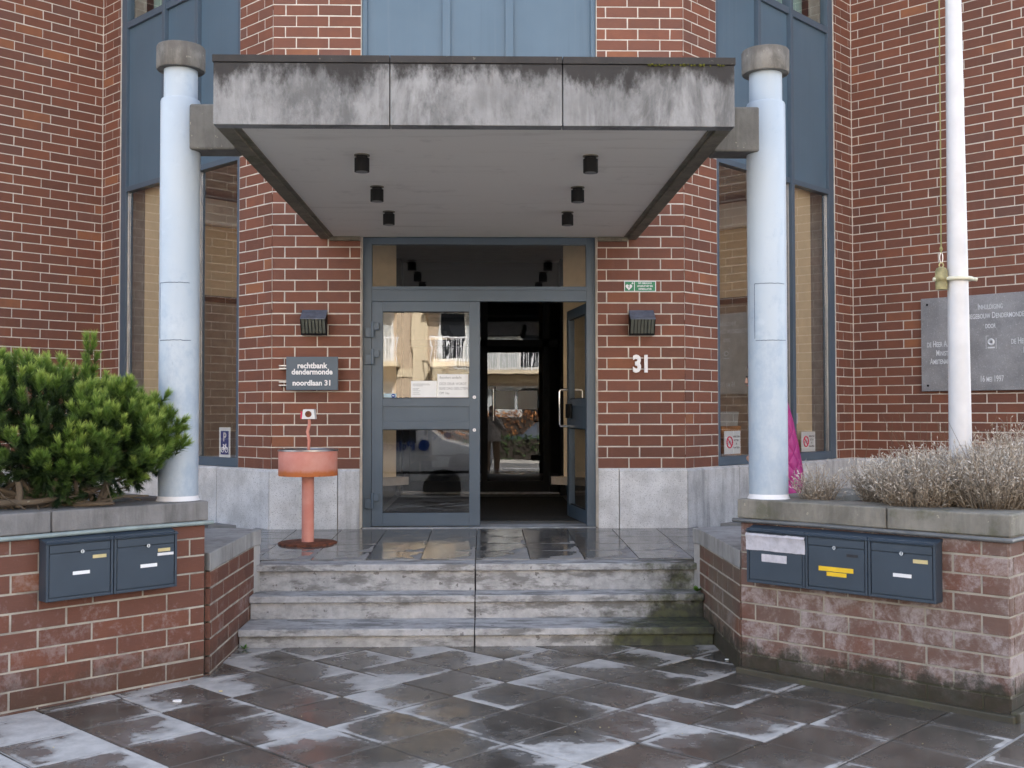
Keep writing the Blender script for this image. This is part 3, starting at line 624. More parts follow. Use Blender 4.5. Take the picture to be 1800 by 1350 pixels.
# ------------------------------------------------------------------ canopy
XC, YF, ZS, ZC = 1.425, -3.95, 3.118, 3.500
cp = empty('entrance_canopy', (0, -2, ZS), 'streaked grey concrete canopy with pale soffit over the entrance steps', 'canopy')
js = [-XC, -.467, .478, XC]
for i in range(3): MB().box(js[i]+(.003 if i else 0), js[i+1]-(.003 if i < 2 else 0), YF, YF+.09, ZS, ZC-.043).build('fascia_panel', 'fascia', cp, bevel=.003)
for i in range(3): MB().box(js[i]-(.006 if i == 0 else -.002), js[i+1]+(.006 if i == 2 else -.002), YF-.006, YF+.16, ZC-.040, ZC).build('fascia_cap', 'fascia_cap', cp, bevel=.003)
for sg in (1, -1):
    for a, b in ((YF+.092, -2.62), (-2.615, -1.30), (-1.295, -.004)):
        MB().box(*sorted((sg*XC, sg*(XC-.085))), a, b, ZS, ZC-.043).build('fascia_panel', 'rim', cp, bevel=.004)
    MB().box(*sorted((sg*(XC+.006), sg*(XC-.15))), YF+.162, -.004, ZC-.040, ZC).build('fascia_cap', 'fascia_cap', cp)
    MB().box(*sorted((sg*(XC-.088), sg*(XC-.12))), YF+.10, -.02, ZS+.012, ZS+.06).build('soffit_trim', 'rim', cp)
    MB().box(*sorted((sg*(XC+.002), sg*1.70)), -3.40, -3.20, ZS-.004, 3.385).build('support_beam', 'concrete', cp, bevel=.012)
    MB().box(*sorted((1.07*sg, 1.34*sg)), -.05, -.002, 3.100, 3.135).build('wall_trim', 'rim', cp)
MB().box(-XC+.088, XC-.088, YF+.092, -.006, ZS+.020, ZC-.06).build('soffit', 'soffit', cp)
MB().box(-.98, .98, -.03, .06, 3.152, 3.172).build('wall_trim', 'white', cp)
mo = MB()
for i in range(26):
    t = random.random(); x = .95+.42*t; mo.lathe((x, YF-.012+random.uniform(0, .006), ZC-.046+random.uniform(-.004, .004)), [(.001, -.005), (random.uniform(.006, .013), 0), (.001, .006)], 6)
M['moss'] = plain('moss', (.13, .13, .015), .95, var=.4, vs=40, bump=.5); tag(mo.build('moss', 'moss', cp), kind='stuff')

SPN = {(-1, 0): 'black spotlight under the canopy front, nearest the left column', (1, 0): 'black spotlight under the canopy front, nearest the right column', (-1, 1): 'black spotlight, middle one of the left row under the canopy', (1, 1): 'black spotlight, middle one of the right row under the canopy', (-1, 2): 'black spotlight above the closed door leaf, rearmost of left row', (1, 2): 'black spotlight above the open doorway, rearmost of right row'}
for sg in (-1, 1):
    for k, y in enumerate((-3.165, -2.215, -1.257)):
        e = empty('spotlight', (.705*sg, y, ZS+.02), SPN[(sg, k)], 'spotlight', 'spotlights under the canopy'); c = (.705*sg, y, ZS+.020)
        MB().lathe(c, [(.046, -.105), (.046, -.022), (.034, -.018), (.034, 0)], 28).build('can', 'black', e, smooth=True)
        MB().lathe(c, [(.048, -.006), (.048, 0)], 24).build('ceiling_ring', 'rim', e, smooth=True); MB().lathe((c[0], c[1], c[2]), [(.036, -.107), (.036, -.1051)], 24).build('lens', 'greywall', e)

for sg in (-1, 1):
    cx = 1.763*sg if sg > 0 else -1.778
    e = empty('column', (cx, -3.3, 1.03), ('pale blue steel column with concrete cap, beside the pine shrub' if sg < 0 else 'pale blue steel column with concrete cap, in front of the pink coat'), 'column', 'columns flanking the canopy'); c = (cx, -3.3, 0)
    MB().lathe(c, [(.1165, 1.0), (.1165, 3.415), (.112, 3.428), (.100, 3.432)], 64).build('shaft', 'column', e, smooth=True)
    MB().lathe(c, [(.0985, 3.43), (.0985, 3.64)], 64).build('neck', 'column', e, smooth=True)
    MB().lathe(c, [(.100, 3.608), (.137, 3.608), (.1425, 3.616), (.1425, 3.742), (.137, 3.752), (0, 3.754)], 64).build('cap', 'colcap', e, smooth=True)
    MB().lathe(c, [(.1185, 1.03), (.128, 1.031), (.120, 1.045), (.1168, 1.06)], 40).build('mortar_collar', 'white', e, smooth=True)
    for a0, a1, z in ((-2.5, -.8, 2.32), (-2.45, -.7, 1.98)):
        pts = [(c[0]+.1172*math.cos(a0+(a1-a0)*i/16), c[1]+.1172*math.sin(a0+(a1-a0)*i/16), z+random.gauss(0, .0008)) for i in range(17)]
        MB().tube(pts, .0021, 5).build('seam', 'seam', e)
    MB().tube([(c[0]+.1172*math.cos(-2.5), c[1]+.1172*math.sin(-2.5), 1.99+.33*i/6) for i in range(7)], .0019, 5).build('seam', 'seam', e)

# ------------------------------------------------------------------ planters, cheek walls
def planter(sg):
    o = (1.58, -3.335) if sg > 0 else (-1.597, -3.367); left = sg < 0
    e = empty('planter', (o[0], o[1], 0), 'brick planter with efflorescence and three mailboxes, holding dry lavender' if sg > 0 else 'brick planter with two mailboxes, holding a pine shrub', 'planter', 'brick planters beside the steps')
    F = Fr(o, (sg, -1), (-sg, -1)); Ls = 1.561; Dp = 3.2
    E = Fr((o[0]+sg*Ls*R2, o[1]-Ls*R2), (sg, 1), (sg, -1)); H = Fr(o, (sg, 1), (-sg, 1))
    bm_, ms = ('brick_pl', 'coping') if left else ('brick_pr', 'coping_r')
    zt = .915; mt = 'mortar_old' if left else 'mortar_r'
    for fr, L in ((F, Ls), (E, Dp), (H, Dp)): MB().fbox(fr, .006, L-.006, -.20, -.0042, -.12, zt).build('wall', mt, e)
    for fr, L, of in ((F, Ls, (.10, .247)), (E, Dp if sg > 0 else .3, (.06, .2))):
        for b in courses(fr, 0, L, -.09, zt, zt-1.0, of): brick_obj(b, e, bm_)
    # coping slabs: outer edge slightly proud
    ov = .012
    for a, b in ((-ov, .92), (.926, Ls+ov)): MB().fbox(F, a, b, -.30, ov, zt+.003, 1.032).build('coping_stone', ms, e, bevel=.008)
    for a, b in ((.302, 1.3), (1.306, 2.3), (2.306, Dp)):
        MB().fbox(E, a, b, -.30, ov, zt+.003, 1.030).build('coping_stone', ms, e, bevel=.008); MB().fbox(H, a, b, -.30, ov, zt+.003, 1.030).build('coping_stone', ms, e, bevel=.008)
    q = [F.P(.2, -.2, 0), F.P(Ls-.2, -.2, 0), F.P(Ls-.2, -Dp+.1, 0), F.P(.2, -Dp+.1, 0)]
    MB().prism([(v.x, v.y) for v in q], .2, .985).build('soil', 'soil', e)
    pm = 'pipe' if left else 'pipe_r'
    MB().tube([F.P(-.035, .022, .905), F.P(.5, .020, .908), F.P(1.0, .022, .905), F.P(Ls+.02, .021, .903)]+([E.P(.5, .022, .905)] if sg > 0 else []), .0125, 10).build('conduit_pipe', pm, e, smooth=True)
    if sg > 0:
        MB().fbox(F, -.01, Ls+.03, .002, .045, -.1, .035).build('foot_kerb', 'foot', e, bevel=.006); MB().fbox(E, -.02, 2.5, .002, .05, -.1, .05).build('foot_kerb', 'foot', e, bevel=.006)
    # low cheek wall beside the steps, filling the corner between planter and steps
    x1 = 1.578*sg; corner = [(x1, -3.33), (x1, -2.13), (x1-.04*sg, -2.02), (x1+.1*sg, -1.92), (x1+1.35*sg, -2.0)]
    CF = Fr((x1, -3.34), (0, 1), (-sg, 0)); cz = .612
    MB().prism([(x1+.0022*sg, -3.32), (x1+.0022*sg, -2.03), (x1+.3*sg, -1.95), (x1+1.2*sg, -2.1)], -.12, cz).build('cheek_core', mt, e)
    for b in courses(CF, .01, 1.30, -.09, cz, cz-.9, (.19, .05)): brick_obj(b, e, bm_ if left else 'brick_cr')
    CE = Fr((x1, -2.035), (-sg, 1), (-sg, -1))
    MB().prism([(x1-.004*sg, -3.348), (x1-.004*sg, -2.13), (x1-.038*sg, -2.02), (x1+.15*sg, -1.9), (x1+1.35*sg, -1.95)], cz+.003, .722).build('cheek_coping', 'cheek', e, bevel=.006)
    MB().prism([(x1-.006*sg, -2.08), (x1-.03*sg, -2.03), (x1+.1*sg, -1.92), (x1+.3*sg, -1.98), (x1+.1*sg, -2.2)], .1, cz).build('cheek_end', 'cheek', e)
    return e, F, E
M['foot'] = stone_mat('mossy_foot', (.065, .058, .040), moss=.85, streak=.3, dark=(.02, .02, .015), rough=.55)
PLN = {}
for sg in (-1, 1): PLN[sg] = planter(sg)

# ------------------------------------------------------------------ mailboxes
def mailbox(fr, s0, s1, z0, z1, label, grp, lock=None, bits=(), tape=False, slot=None):
    d1 = .092; sm = (s0+s1)/2; e = empty('mailbox', fr.P(sm, 0, z0), label, 'mailbox', grp)
    MB().fbox(fr, s0, s1, .004, d1-.012, z0, z1).build('body', 'mailblue', e, bevel=.003)
    for a, b in ((s0, s0+.014), (s1-.014, s1)): MB().fbox(fr, a, b, d1-.0118, d1, z0, z1).build('door_frame', 'mailblue', e, bevel=.002)
    MB().fbox(fr, s0+.0142, s1-.0142, d1-.0118, d1, z0, z0+.016).build('door_frame', 'mailblue', e, bevel=.002)
    MB().fprofile(fr, s0-.003, s1+.003, [(.003, z1+.0005), (d1+.008, z1-.018), (d1+.010, z1-.012), (.003, z1+.014)]).build('lid', 'mailblue', e, fix=True)
    MB().fbox(fr, s0+.018, s1-.018, d1-.0118, d1-.001, z1-.066, z1-.024).build('flap', 'mailblue', e, bevel=.002)
    MB().fbox(fr, s0+.018, s1-.018, d1-.0118, d1-.003, z0+.020, z1-.071).build('door', 'mailblue', e, bevel=.002)
    if lock: 
        k = MB().tube([fr.P(lock[0], d1-.004, lock[1]), fr.P(lock[0], d1+.006, lock[1])], .0105, 16).build('lock', 'chrome', e)
        MB().fbox(fr, lock[0]-.0015, lock[0]+.0015, d1+.006, d1+.007, lock[1]-.006, lock[1]+.006).build('keyhole', 'ink', k)
    for (a, b, c, d, m, nm) in bits: MB().fbox(fr, a, b, d1-.004, d1-.0005, c, d).build(nm, m, e)
    if tape:
        me = MB(); n = 14
        prof = [(z1-.028, .004), (z1-.04, .012), (z1-.052, .006), (z1-.075, .0035), (z1-.125, .003)]
        for i in range(n+1):
            for z, d in prof: me.v.append(tuple(fr.P(s0-.002+(s1-s0+.006)*i/n, d1+d+random.gauss(0, .0012), z+random.gauss(0, .0012))))
        k = len(prof)
        for i in range(n):
            for j in range(k-1): me.f.append((i*k+j, i*k+j+1, (i+1)*k+j+1, (i+1)*k+j))
        me.build('tape', 'silvertape', e, smooth=True)
    if slot: MB().fbox(fr, *slot[:2], d1-.004, d1-.0015, *slot[2:]).build('slot', 'ink', e)
    return e
PL, PR = PLN[-1][1], PLN[1][1]
mailbox(PL, .617, .985, .566, .882, 'blue mailbox with one cream nameplate, left of the pair below the pine', 'mailboxes on the planters', (.793, .815), [(.657, .733, .772, .790, 'cream', 'nameplate'), (.749, .842, .694, .712, 'paper', 'sticker')])
mailbox(PL, .236, .612, .566, .882, 'blue mailbox with cream and white nameplates, right of the pair below the pine', 'mailboxes on the planters', (.415, .812), [(.279, .353, .772, .790, 'cream', 'nameplate'), (.258, .356, .750, .765, 'white', 'nameplate'), (.359, .458, .692, .711, 'paper', 'sticker')])
mailbox(PR, .100, .476, .556, .872, 'blue mailbox with its flap covered by silver tape', 'mailboxes on the planters', None, [(.200, .362, .684, .728, 'silvertape', 'sticker')], tape=True)
mailbox(PR, .480, .850, .556, .872, 'blue mailbox with two yellow tape strips, between two other mailboxes', 'mailboxes on the planters', (.659, .800), [(.562, .768, .668, .693, 'yellow', 'sticker'), (.610, .728, .642, .664, 'yellow', 'sticker')], slot=(.729, .796, .756, .772))
mailbox(PR, .854, 1.224, .556, .872, 'blue mailbox with small white and cream labels, nearest the planter corner', 'mailboxes on the planters', (1.043, .802), [(1.104, 1.183, .757, .777, 'cream', 'nameplate'), (.994, 1.094, .676, .695, 'white', 'sticker')])

# ------------------------------------------------------------------ signs and wall fittings
FW = .004
e = empty('name_sign', (-1.486, 0, 1.75), 'blue-grey sign board lettered rechtbank dendermonde noordlaan 31', 'sign')
MB().box(-1.715, -1.257, -.085, -.058, 1.756, 2.053).build('board', 'blue', e, bevel=.002)
sm_ = Matrix(((1, 0, 0, 0), (0, 0, -1, -.0855), (0, 1, 0, 0), (0, 0, 0, 1)))
def on_front(x, z, y): return Matrix(((1, 0, 0, x), (0, 0, -1, y), (0, 1, 0, z), (0, 0, 0, 1)))
for t, x, z, s, xs in (('rechtbank', -1.486, 1.972, .068, .95), ('dendermonde', -1.486, 1.917, .068, .94), ('noordlaan 31', -1.486, 1.818, .066, .98)): text('lettering', t, s, 'white', e, on_front(x, z, -.0858), bold=.0022, ext=.0006, xs=xs)
for z in (1.975, 1.95, 1.83, 1.80): MB().box(-1.785, -1.60, -.058, -.0, z-.005, z+.005).build('bracket', 'steel', e)
e = empty('defibrillator_sign', (1.4545, 0, 2.645), 'small green and white defibrillator sign above the right wall lamp', 'sign')
MB().box(1.31, 1.599, -.008, .001, 2.645, 2.743).build('board', 'white', e, bevel=.001)
MB().box(1.317, 1.400, -.0088, -.006, 2.652, 2.736).build('symbol_field', 'green', e); MB().box(1.406, 1.592, -.0088, -.006, 2.652, 2.736).build('text_field', 'green', e)
hp = [(16*math.sin(t)**3, 13*math.cos(t)-5*math.cos(2*t)-2*math.cos(3*t)-math.cos(4*t)) for t in [2*math.pi*i/32 for i in range(32)]]
MB().add([(1.353+x*.0019, -.0094, 2.688+y*.0019) for x, y in hp], [tuple(range(31, -1, -1))]).build('heart_symbol', 'white', e, fix=False)
MB().add([(1.356, -.0098, 2.706), (1.345, -.0098, 2.686), (1.353, -.0098, 2.686), (1.349, -.0098, 2.668), (1.361, -.0098, 2.690), (1.354, -.0098, 2.691), (1.360, -.0098, 2.706)], [(0, 1, 2, 3, 4, 5, 6)]).build('bolt_symbol', 'green', e)
MB().box(1.383, 1.388, -.0094, -.0089, 2.712, 2.732).box(1.3755, 1.3955, -.0095, -.009, 2.7195, 2.7245).build('cross_symbol', 'white', e)
for t, z in (('DIT GEBOUW IS', 2.721), ('UITGERUST MET EEN', 2.695), ('DEFIBRILLATOR', 2.669)): text('lettering', t, .021, 'white', e, on_front(1.499, z, -.0091), bold=.0006, ext=.0002, xs=.80 if len(t) < 15 else .72)
e = empty('house_number', (1.455, 0, 1.9), 'white raised house number 31 on the brick beside the doorway', 'house number')
for t, x in (('3', 1.423), ('1', 1.503)): text('digit', t, .205, 'white', e, on_front(x, 1.985, -.012), bold=.0095, ext=.011, xs=.78)

def wall_lamp(cx, label):
    e = empty('wall_lamp', (cx, 0, 2.36), label, 'wall lamp', 'wall lamps beside the entrance'); f = Fr((cx, 0), (1, 0), (0, -1)); w_ = .112
    MB().fprofile(f, -w_, w_, [(.0, 2.478), (.135, 2.392), (.135, 2.384), (.0, 2.468)]).build('hood', 'lampblue', e, fix=True)
    MB().fprofile(f, -w_+.006, w_-.006, [(.002, 2.462), (.120, 2.386), (.060, 2.262), (.002, 2.262)]).build('glass_body', 'lampglass', e, fix=True)
    for s in (-w_, w_-.006): MB().fprofile(f, s, s+.006, [(0, 2.468), (.132, 2.385), (.072, 2.248), (0, 2.248)]).build('side_plate', 'black', e, fix=True)
    MB().fprofile(f, -w_, w_, [(0, 2.248), (.074, 2.248), (.080, 2.262), (0, 2.258)]).build('bottom_plate', 'black', e, fix=True)
    for k in range(1, 7):
        s = -w_+.006+k*(2*w_-.012)/7; MB().fprofile(f, s-.0022, s+.0022, [(.118, 2.388), (.131, 2.386), (.074, 2.262), (.060, 2.262)]).build('grille_bar', 'black', e, fix=True)
M['lampblue'] = plain('lamp_enamel', (.10, .12, .16), .4, var=.25, vs=18); M['lampglass'] = plain('lamp_glass', (.16, .175, .155), .25, var=.1)
wall_lamp(-1.475, 'dark wall lamp with barred glass above the name sign'); wall_lamp(1.463, 'dark wall lamp with barred glass above the house number')

# papers on the closed door leaf
e = empty('door_notice', (-.24, .08, 1.7), 'white notice announcing when the door closes, taped to the door pane', 'notice')
MB().box(-.381, -.100, .1005, .1015, 1.690, 1.904).build('sheet', 'paper', e)
for t, z, s in (('Bezoekers aandacht', 1.873, .031), ('DEZE DEUR WORDT', 1.815, .033), ('ELKE DAG GESLOTEN', 1.773, .033), ('OM 16u', 1.731, .033)): text('lettering', t, s, 'inkgrey', e, on_front(-.362, z, .0998), ext=.0002, xs=.80, align='LEFT')
e = empty('door_notice', (-.50, .08, 1.7), 'plain white sheet with small print, left of the closing-time notice', 'notice')
MB().box(-.621, -.386, .1007, .1017, 1.694, 1.843).build('sheet', 'paper', e)
pr = MB()
for z, l in ((1.815, .15), (1.806, .16), (1.797, .09), (1.775, .06), (1.763, .05), (1.752, .07), (1.735, .06), (1.722, .07)): pr.box(-.605, -.605+l, .1000, .1004, z-.0015, z+.0015)
pr.build('print', 'inkgrey', e)
e = empty('door_sticker', (-.81, .08, 1.69), 'small pale blue sticker with round blue emblem in the door pane corner', 'sticker')
MB().box(-.868, -.752, .1007, .1015, 1.688, 1.728).build('label', 'stickerblue', e) if 'stickerblue' in M else None
M['stickerblue'] = plain('sticker_blue', (.45, .60, .68), .6, bump=0); MB().box(-.868, -.752, .1007, .1015, 1.688, 1.728).build('label', 'stickerblue', e)
MB().tube([(-.780, .1005, 1.708), (-.780, .0998, 1.708)], .018, 24).build('emblem', 'signblue', e); MB().box(-.790, -.770, .0990, .0996, 1.705, 1.711).build('emblem_bar', 'paper', e)

# bicycle parking sign and no-bicycles notices behind the glass
def bike(fr, s, d, z, k, mat, parent):
    m = MB(); sx = 1 if fr.x.dot(fr.u) > 0 else -1
    P = lambda a, b: fr.P(s+a*k*sx, d, z+b*k)
    for c in (-.9, .9): m.tube([P(c+.62*math.cos(t), .62*math.sin(t)) for t in [2*math.pi*i/20 for i in range(21)]], .085*k, 5)
    for a, b in (((-.9, 0), (-.35, 1.05)), ((-.35, 1.05), (.55, 1.05)), ((.9, 0), (.5, 1.4)), ((-.1, .05), (.55, 1.05)), ((-.1, .05), (-.45, 1.3)), ((-.9, 0), (-.1, .05)), ((-.7, 1.3), (-.2, 1.3)), ((.5, 1.4), (.85, 1.4))): m.tube([P(*a), P(*b)], .085*k, 5)
    return m.build('bicycle_symbol', mat, parent)
f = SIDE[-1]
e = empty('bicycle_parking_sign', f.P(.85, -.07, 1.12), 'blue and white bicycle parking sign with letter P in the window', 'sign')
MB().fbox(f, .755, .948, -.060, -.0565, 1.130, 1.418).build('card', 'paper', e); MB().fbox(f, .782, .920, -.0563, -.0558, 1.160, 1.385).build('blue_field', 'signblue', e)
text('letter', 'P', .115, 'white', e, f.mat(.851, -.0553, 1.322), bold=.003, ext=.0002, xs=.95); bike(f, .851, -.054, 1.205, .038, 'white', e)
f = SIDE[1]
for s0, s1, z0, z1, lb in ((.721, 1.005, 1.155, 1.375, 'white no-bicycles notice low in the window left of the right column'), (2.19, 2.485, 1.140, 1.350, 'white no-bicycles notice low in the window right of the right column')):
    e = empty('window_notice', f.P((s0+s1)/2, -.07, z0), lb, 'notice', 'no-bicycles notices'); w_ = s1-s0; zc = (z0+z1)/2+.002
    MB().fbox(f, s0, s1, -.060, -.0565, z0, z1).build('card', 'paper', e); c = s0+w_*.32
    MB().tube([f.P(c+.049*math.cos(t), -.055, zc+.052*math.sin(t)) for t in [2*math.pi*i/28 for i in range(29)]], .0065, 6).tube([f.P(c-.034, -.055, zc+.037), f.P(c+.034, -.055, zc-.037)], .0055, 6).build('prohibition_ring', 'red', e)
    bike(f, c, -.0562, zc-.008, .020, 'inkgrey', e)
    for i, t in enumerate(('VERBODEN', 'FIETSEN', 'TE', 'PLAATSEN')): text('lettering', t, .026, 'ink', e, f.mat(s0+w_*.74, -.0562, zc+.052-.035*i), bold=.0003, ext=.0002, xs=.9)
    if lb.endswith('right column') and s0 > 2: MB().fbox(f, 2.085, 2.125, -.075, -.0565, 1.435, 1.545).build('switch', 'white', ch, bevel=.004)

# things standing inside the windows
f = SIDE[-1]; e = empty('storage_box', f.P(.85, -.2, 1.06), 'grey board and orange wood box behind the bicycle parking sign', 'box')
MB().fbox(f, .70, 1.05, -.135, -.125, 1.061, 1.375).build('grey_board', 'board', e); MB().fbox(f, .595, .70, -.30, -.13, 1.061, 1.40).build('wood_side', 'wood', e); MB().fbox(f, .70, 1.05, -.30, -.14, 1.061, 1.36).build('box_body', 'wood', e)
f = SIDE[1]; e = empty('potted_plant', f.P(.72, -.2, 1.06), 'leafy green house plant in a brown pot behind the right window', 'plant')
c = f.P(.70, -.22, 0); MB().lathe((c.x, c.y, 0), [(.055, 1.061), (.075, 1.17), (.08, 1.175), (.07, 1.17), (.0, 1.165)], 24).build('pot', 'wood', e, smooth=True)
lm = MB()
for i in range(46):
    a = random.uniform(0, 6.28); el = random.uniform(.3, 1.4); L = random.uniform(.12, .34); d = Vector((math.cos(a)*math.cos(el), math.sin(a)*math.cos(el), math.sin(el))); p0 = Vector((c.x, c.y, 1.17)); p1 = p0+d*L; p2 = p1+Vector((d.x, d.y, -.3)).normalized()*.09
    s_ = d.cross(Vector((0, 0, 1))).normalized()*.03
    if f.n.dot(p2-f.o) > -.11: continue
    lm.add([p0, p0+s_*.05, p1, p1-s_*.05], [(0, 1, 2, 3)]); m_ = (p1+p2)/2; lm.add([p1, m_+s_, p2, m_-s_], [(0, 1, 2, 3)])
lm.build('leaves', 'hedgeg', e)
e = empty('desk_papers', f.P(1.0, -.25, 1.06), 'stack of printed sheets leaning behind the right window', 'papers')
MB().fprofile(f, .80, 1.12, [(-.16, 1.42), (-.158, 1.42), (-.145, 1.561), (-.147, 1.561)]).build('sheet', 'board', e, fix=True); MB().fprofile(f, .85, 1.2, [(-.19, 1.061), (-.17, 1.061), (-.17, 1.42), (-.19, 1.42)]).build('holder', 'wood', e, fix=True)

# ------------------------------------------------------------------ inauguration plaque on the right wall
f = FLANK[1]; e = empty('plaque', f.P(1.515, 0, 1.77), 'grey stone inauguration plaque with white lettering dated 16 mei 1997', 'plaque')
MB().fbox(f, .79, 2.24, .012, .04, 1.776, 2.763).build('slab', 'plaque', e, bevel=.003)
for s in (.86, 2.17):
    for z in (1.835, 2.695): MB().tube([f.P(s, .035, z), f.P(s, .045, z)], .012, 12).build('bolt', 'black', e)
for t, s, z, sz in (('Inhuldiging', 1.515, 2.635, .088), ('Justitiegebouw Dendermonde', 1.515, 2.542, .088), ('door', 1.515, 2.437, .080), ('de Heer A.', .965, 2.270, .092), ('Minister', 1.035, 2.175, .088), ('Ambtenarenzaken', 1.075, 2.088, .088), ('de Heer', 1.80, 2.270, .092), ('Minister', 1.92, 2.175, .088), ('16 mei 1997', 1.522, 1.892, .090)):
    text('lettering', t, sz, 'letter', e, f.mat(s, .0405, z), ext=.0004, xs=.56 if len(t) < 20 else .60, smallcaps=True, bold=.0006)
MB().tube([f.P(1.52+.026*math.cos(t), .041, 2.27+.026*math.sin(t)) for t in [6.2832*i/20 for i in range(21)]], .011, 5).build('emblem_ring', 'letter', e)
MB().fbox(f, 1.485, 1.555, .0402, .0412, 2.205, 2.220).build('emblem_bar', 'letter', e)
MB().fbox(f, 1.468, 1.472, .0402, .0408, 2.20, 2.335).fbox(f, 1.472, 1.495, .0402, .0408, 2.331, 2.335).fbox(f, 1.568, 1.572, .0402, .0408, 2.20, 2.31).build('emblem_frame', 'letter', e)

# ------------------------------------------------------------------ flagpole
fx, fy = 2.737, -3.76; e = empty('flagpole', (fx, fy, .98), 'tall white tapered flagpole with rope and counterweight, standing in the lavender', 'flagpole')
tp = lambda z: (fx-.004*(z-1.5), fy, z)
MB().tube([tp(.95), tp(1.4), tp(2.4), tp(3.9), tp(6), tp(8.5)], [.063, .0615, .0555, .0430, .036, .028], 40).build('shaft', 'pole', e, smooth=True)
MB().tube([(fx-.145, fy, 2.303), (fx-.075, fy-.005, 2.303)], .010, 10).build('ring_arm', 'ivory', e, smooth=True)
rg = [(fx-.003+.076*math.cos(t), fy+.07*math.sin(t), 2.303) for t in [6.2832*i/32 for i in range(33)]]
MB().tube(rg, .0115, 10).build('ring', 'ivory', e, smooth=True); MB().tube([(fx+.06, fy-.02, 2.303), (fx+.098, fy-.02, 2.300)], .011, 10).build('ring_clasp', 'ivory', e, smooth=True)
wx = fx-.097
MB().lathe((wx, fy, 0), [(.0, 2.241), (.032, 2.243), (.034, 2.285), (.030, 2.288), (.038, 2.300), (.038, 2.318), (.033, 2.325), (.034, 2.35), (.026, 2.366), (.010, 2.372), (0, 2.373)], 24).build('counterweight', 'brass', e, smooth=True)
MB().tube([(wx+.012*math.cos(t), fy, 2.383+.014*math.sin(t)) for t in [6.2832*i/16 for i in range(17)]], .004, 6).build('eyelet', 'brass', e)
MB().tube([(wx+.009*math.cos(t), fy, 2.425+.030*math.sin(t)) for t in [6.2832*i/16 for i in range(17)]], .0035, 6).build('carabiner', 'steel', e)
MB().tube([(wx, fy, 2.45), (wx+.003, fy, 2.9), (wx+.006, fy, 3.9), (wx+.02, fy, 6), (fx-.06, fy, 8.4)], .0042, 8).build('rope', 'rope', e, smooth=True)
MB().lathe((wx, fy, 2.475), [(.006, -.012), (.011, 0), (.006, .014)], 8).build('rope_knot', 'rope', e)

# ------------------------------------------------------------------ ashtray stand
cx, cy = -1.382, -.945; z0 = ZL(cy)
e = empty('ashtray_stand', (cx, cy, z0), 'faded coral drum ashtray on a rusty post and disc base', 'ashtray stand'); c = (cx, cy, 0)
MB().lathe(c, [(.0, 1.056), (.234, 1.046), (.236, 1.05), (.236, 1.243), (.232, 1.250)], 56).build('drum', 'coral', e, smooth=True)
MB().lathe(c, [(.236, 1.2445), (.243, 1.247), (.243, 1.257), (.233, 1.260), (.225, 1.2505), (.0, 1.2505)], 56).build('rim', 'steel', e, smooth=True)
MB().lathe(c, [(.049, z0+.01), (.049, 1.05)], 30).build('post', 'coral', e, smooth=True)
MB().lathe(c, [(.235, z0-.004), (.236, z0+.009), (.228, z0+.013), (.0, z0+.014)], 48).build('base_disc', 'rust', e, smooth=True)
MB().tube([(cx+.004, cy, 1.25), (cx+.008, cy, 1.33), (cx-.004, cy-.004, 1.40), (cx+.010, cy, 1.46), (cx+.008, cy, 1.53)], [.012, .0125, .0135, .0125, .011], 12).build('thin_post', 'coral', e, smooth=True)
MB().hexa([(cx-.045, cy-.045, 1.503), (cx+.062, cy-.045, 1.503), (cx+.066, cy+.03, 1.503), (cx-.052, cy+.03, 1.503), (cx-.035, cy-.045, 1.580), (cx+.052, cy-.045, 1.580), (cx+.056, cy+.03, 1.583), (cx-.030, cy+.03, 1.583)]).build('plate', 'white', e, bevel=.003)
MB().tube([(cx+.008, cy-.0445, 1.543), (cx+.008, cy-.0475, 1.543)], .026, 20).build('burn_mark', 'rust', e); MB().box(cx-.056, cx-.0425, cy-.04, cy+.03, 1.505, 1.565).build('plate_edge', 'red', e)

# ------------------------------------------------------------------ planting helpers
def foliage(name, V, F, tone, mat, parent=None):
    me = bpy.data.meshes.new(name); me.from_pydata(V, [], F); me.update()
    at = me.attributes.new('tone', 'FLOAT', 'POINT'); at.data.foreach_set('value', np.asarray(tone, dtype=np.float32)); me.materials.append(M[mat])
    return link(bpy.data.objects.new(name, me), parent)
def unit(v): return v/np.linalg.norm(v)

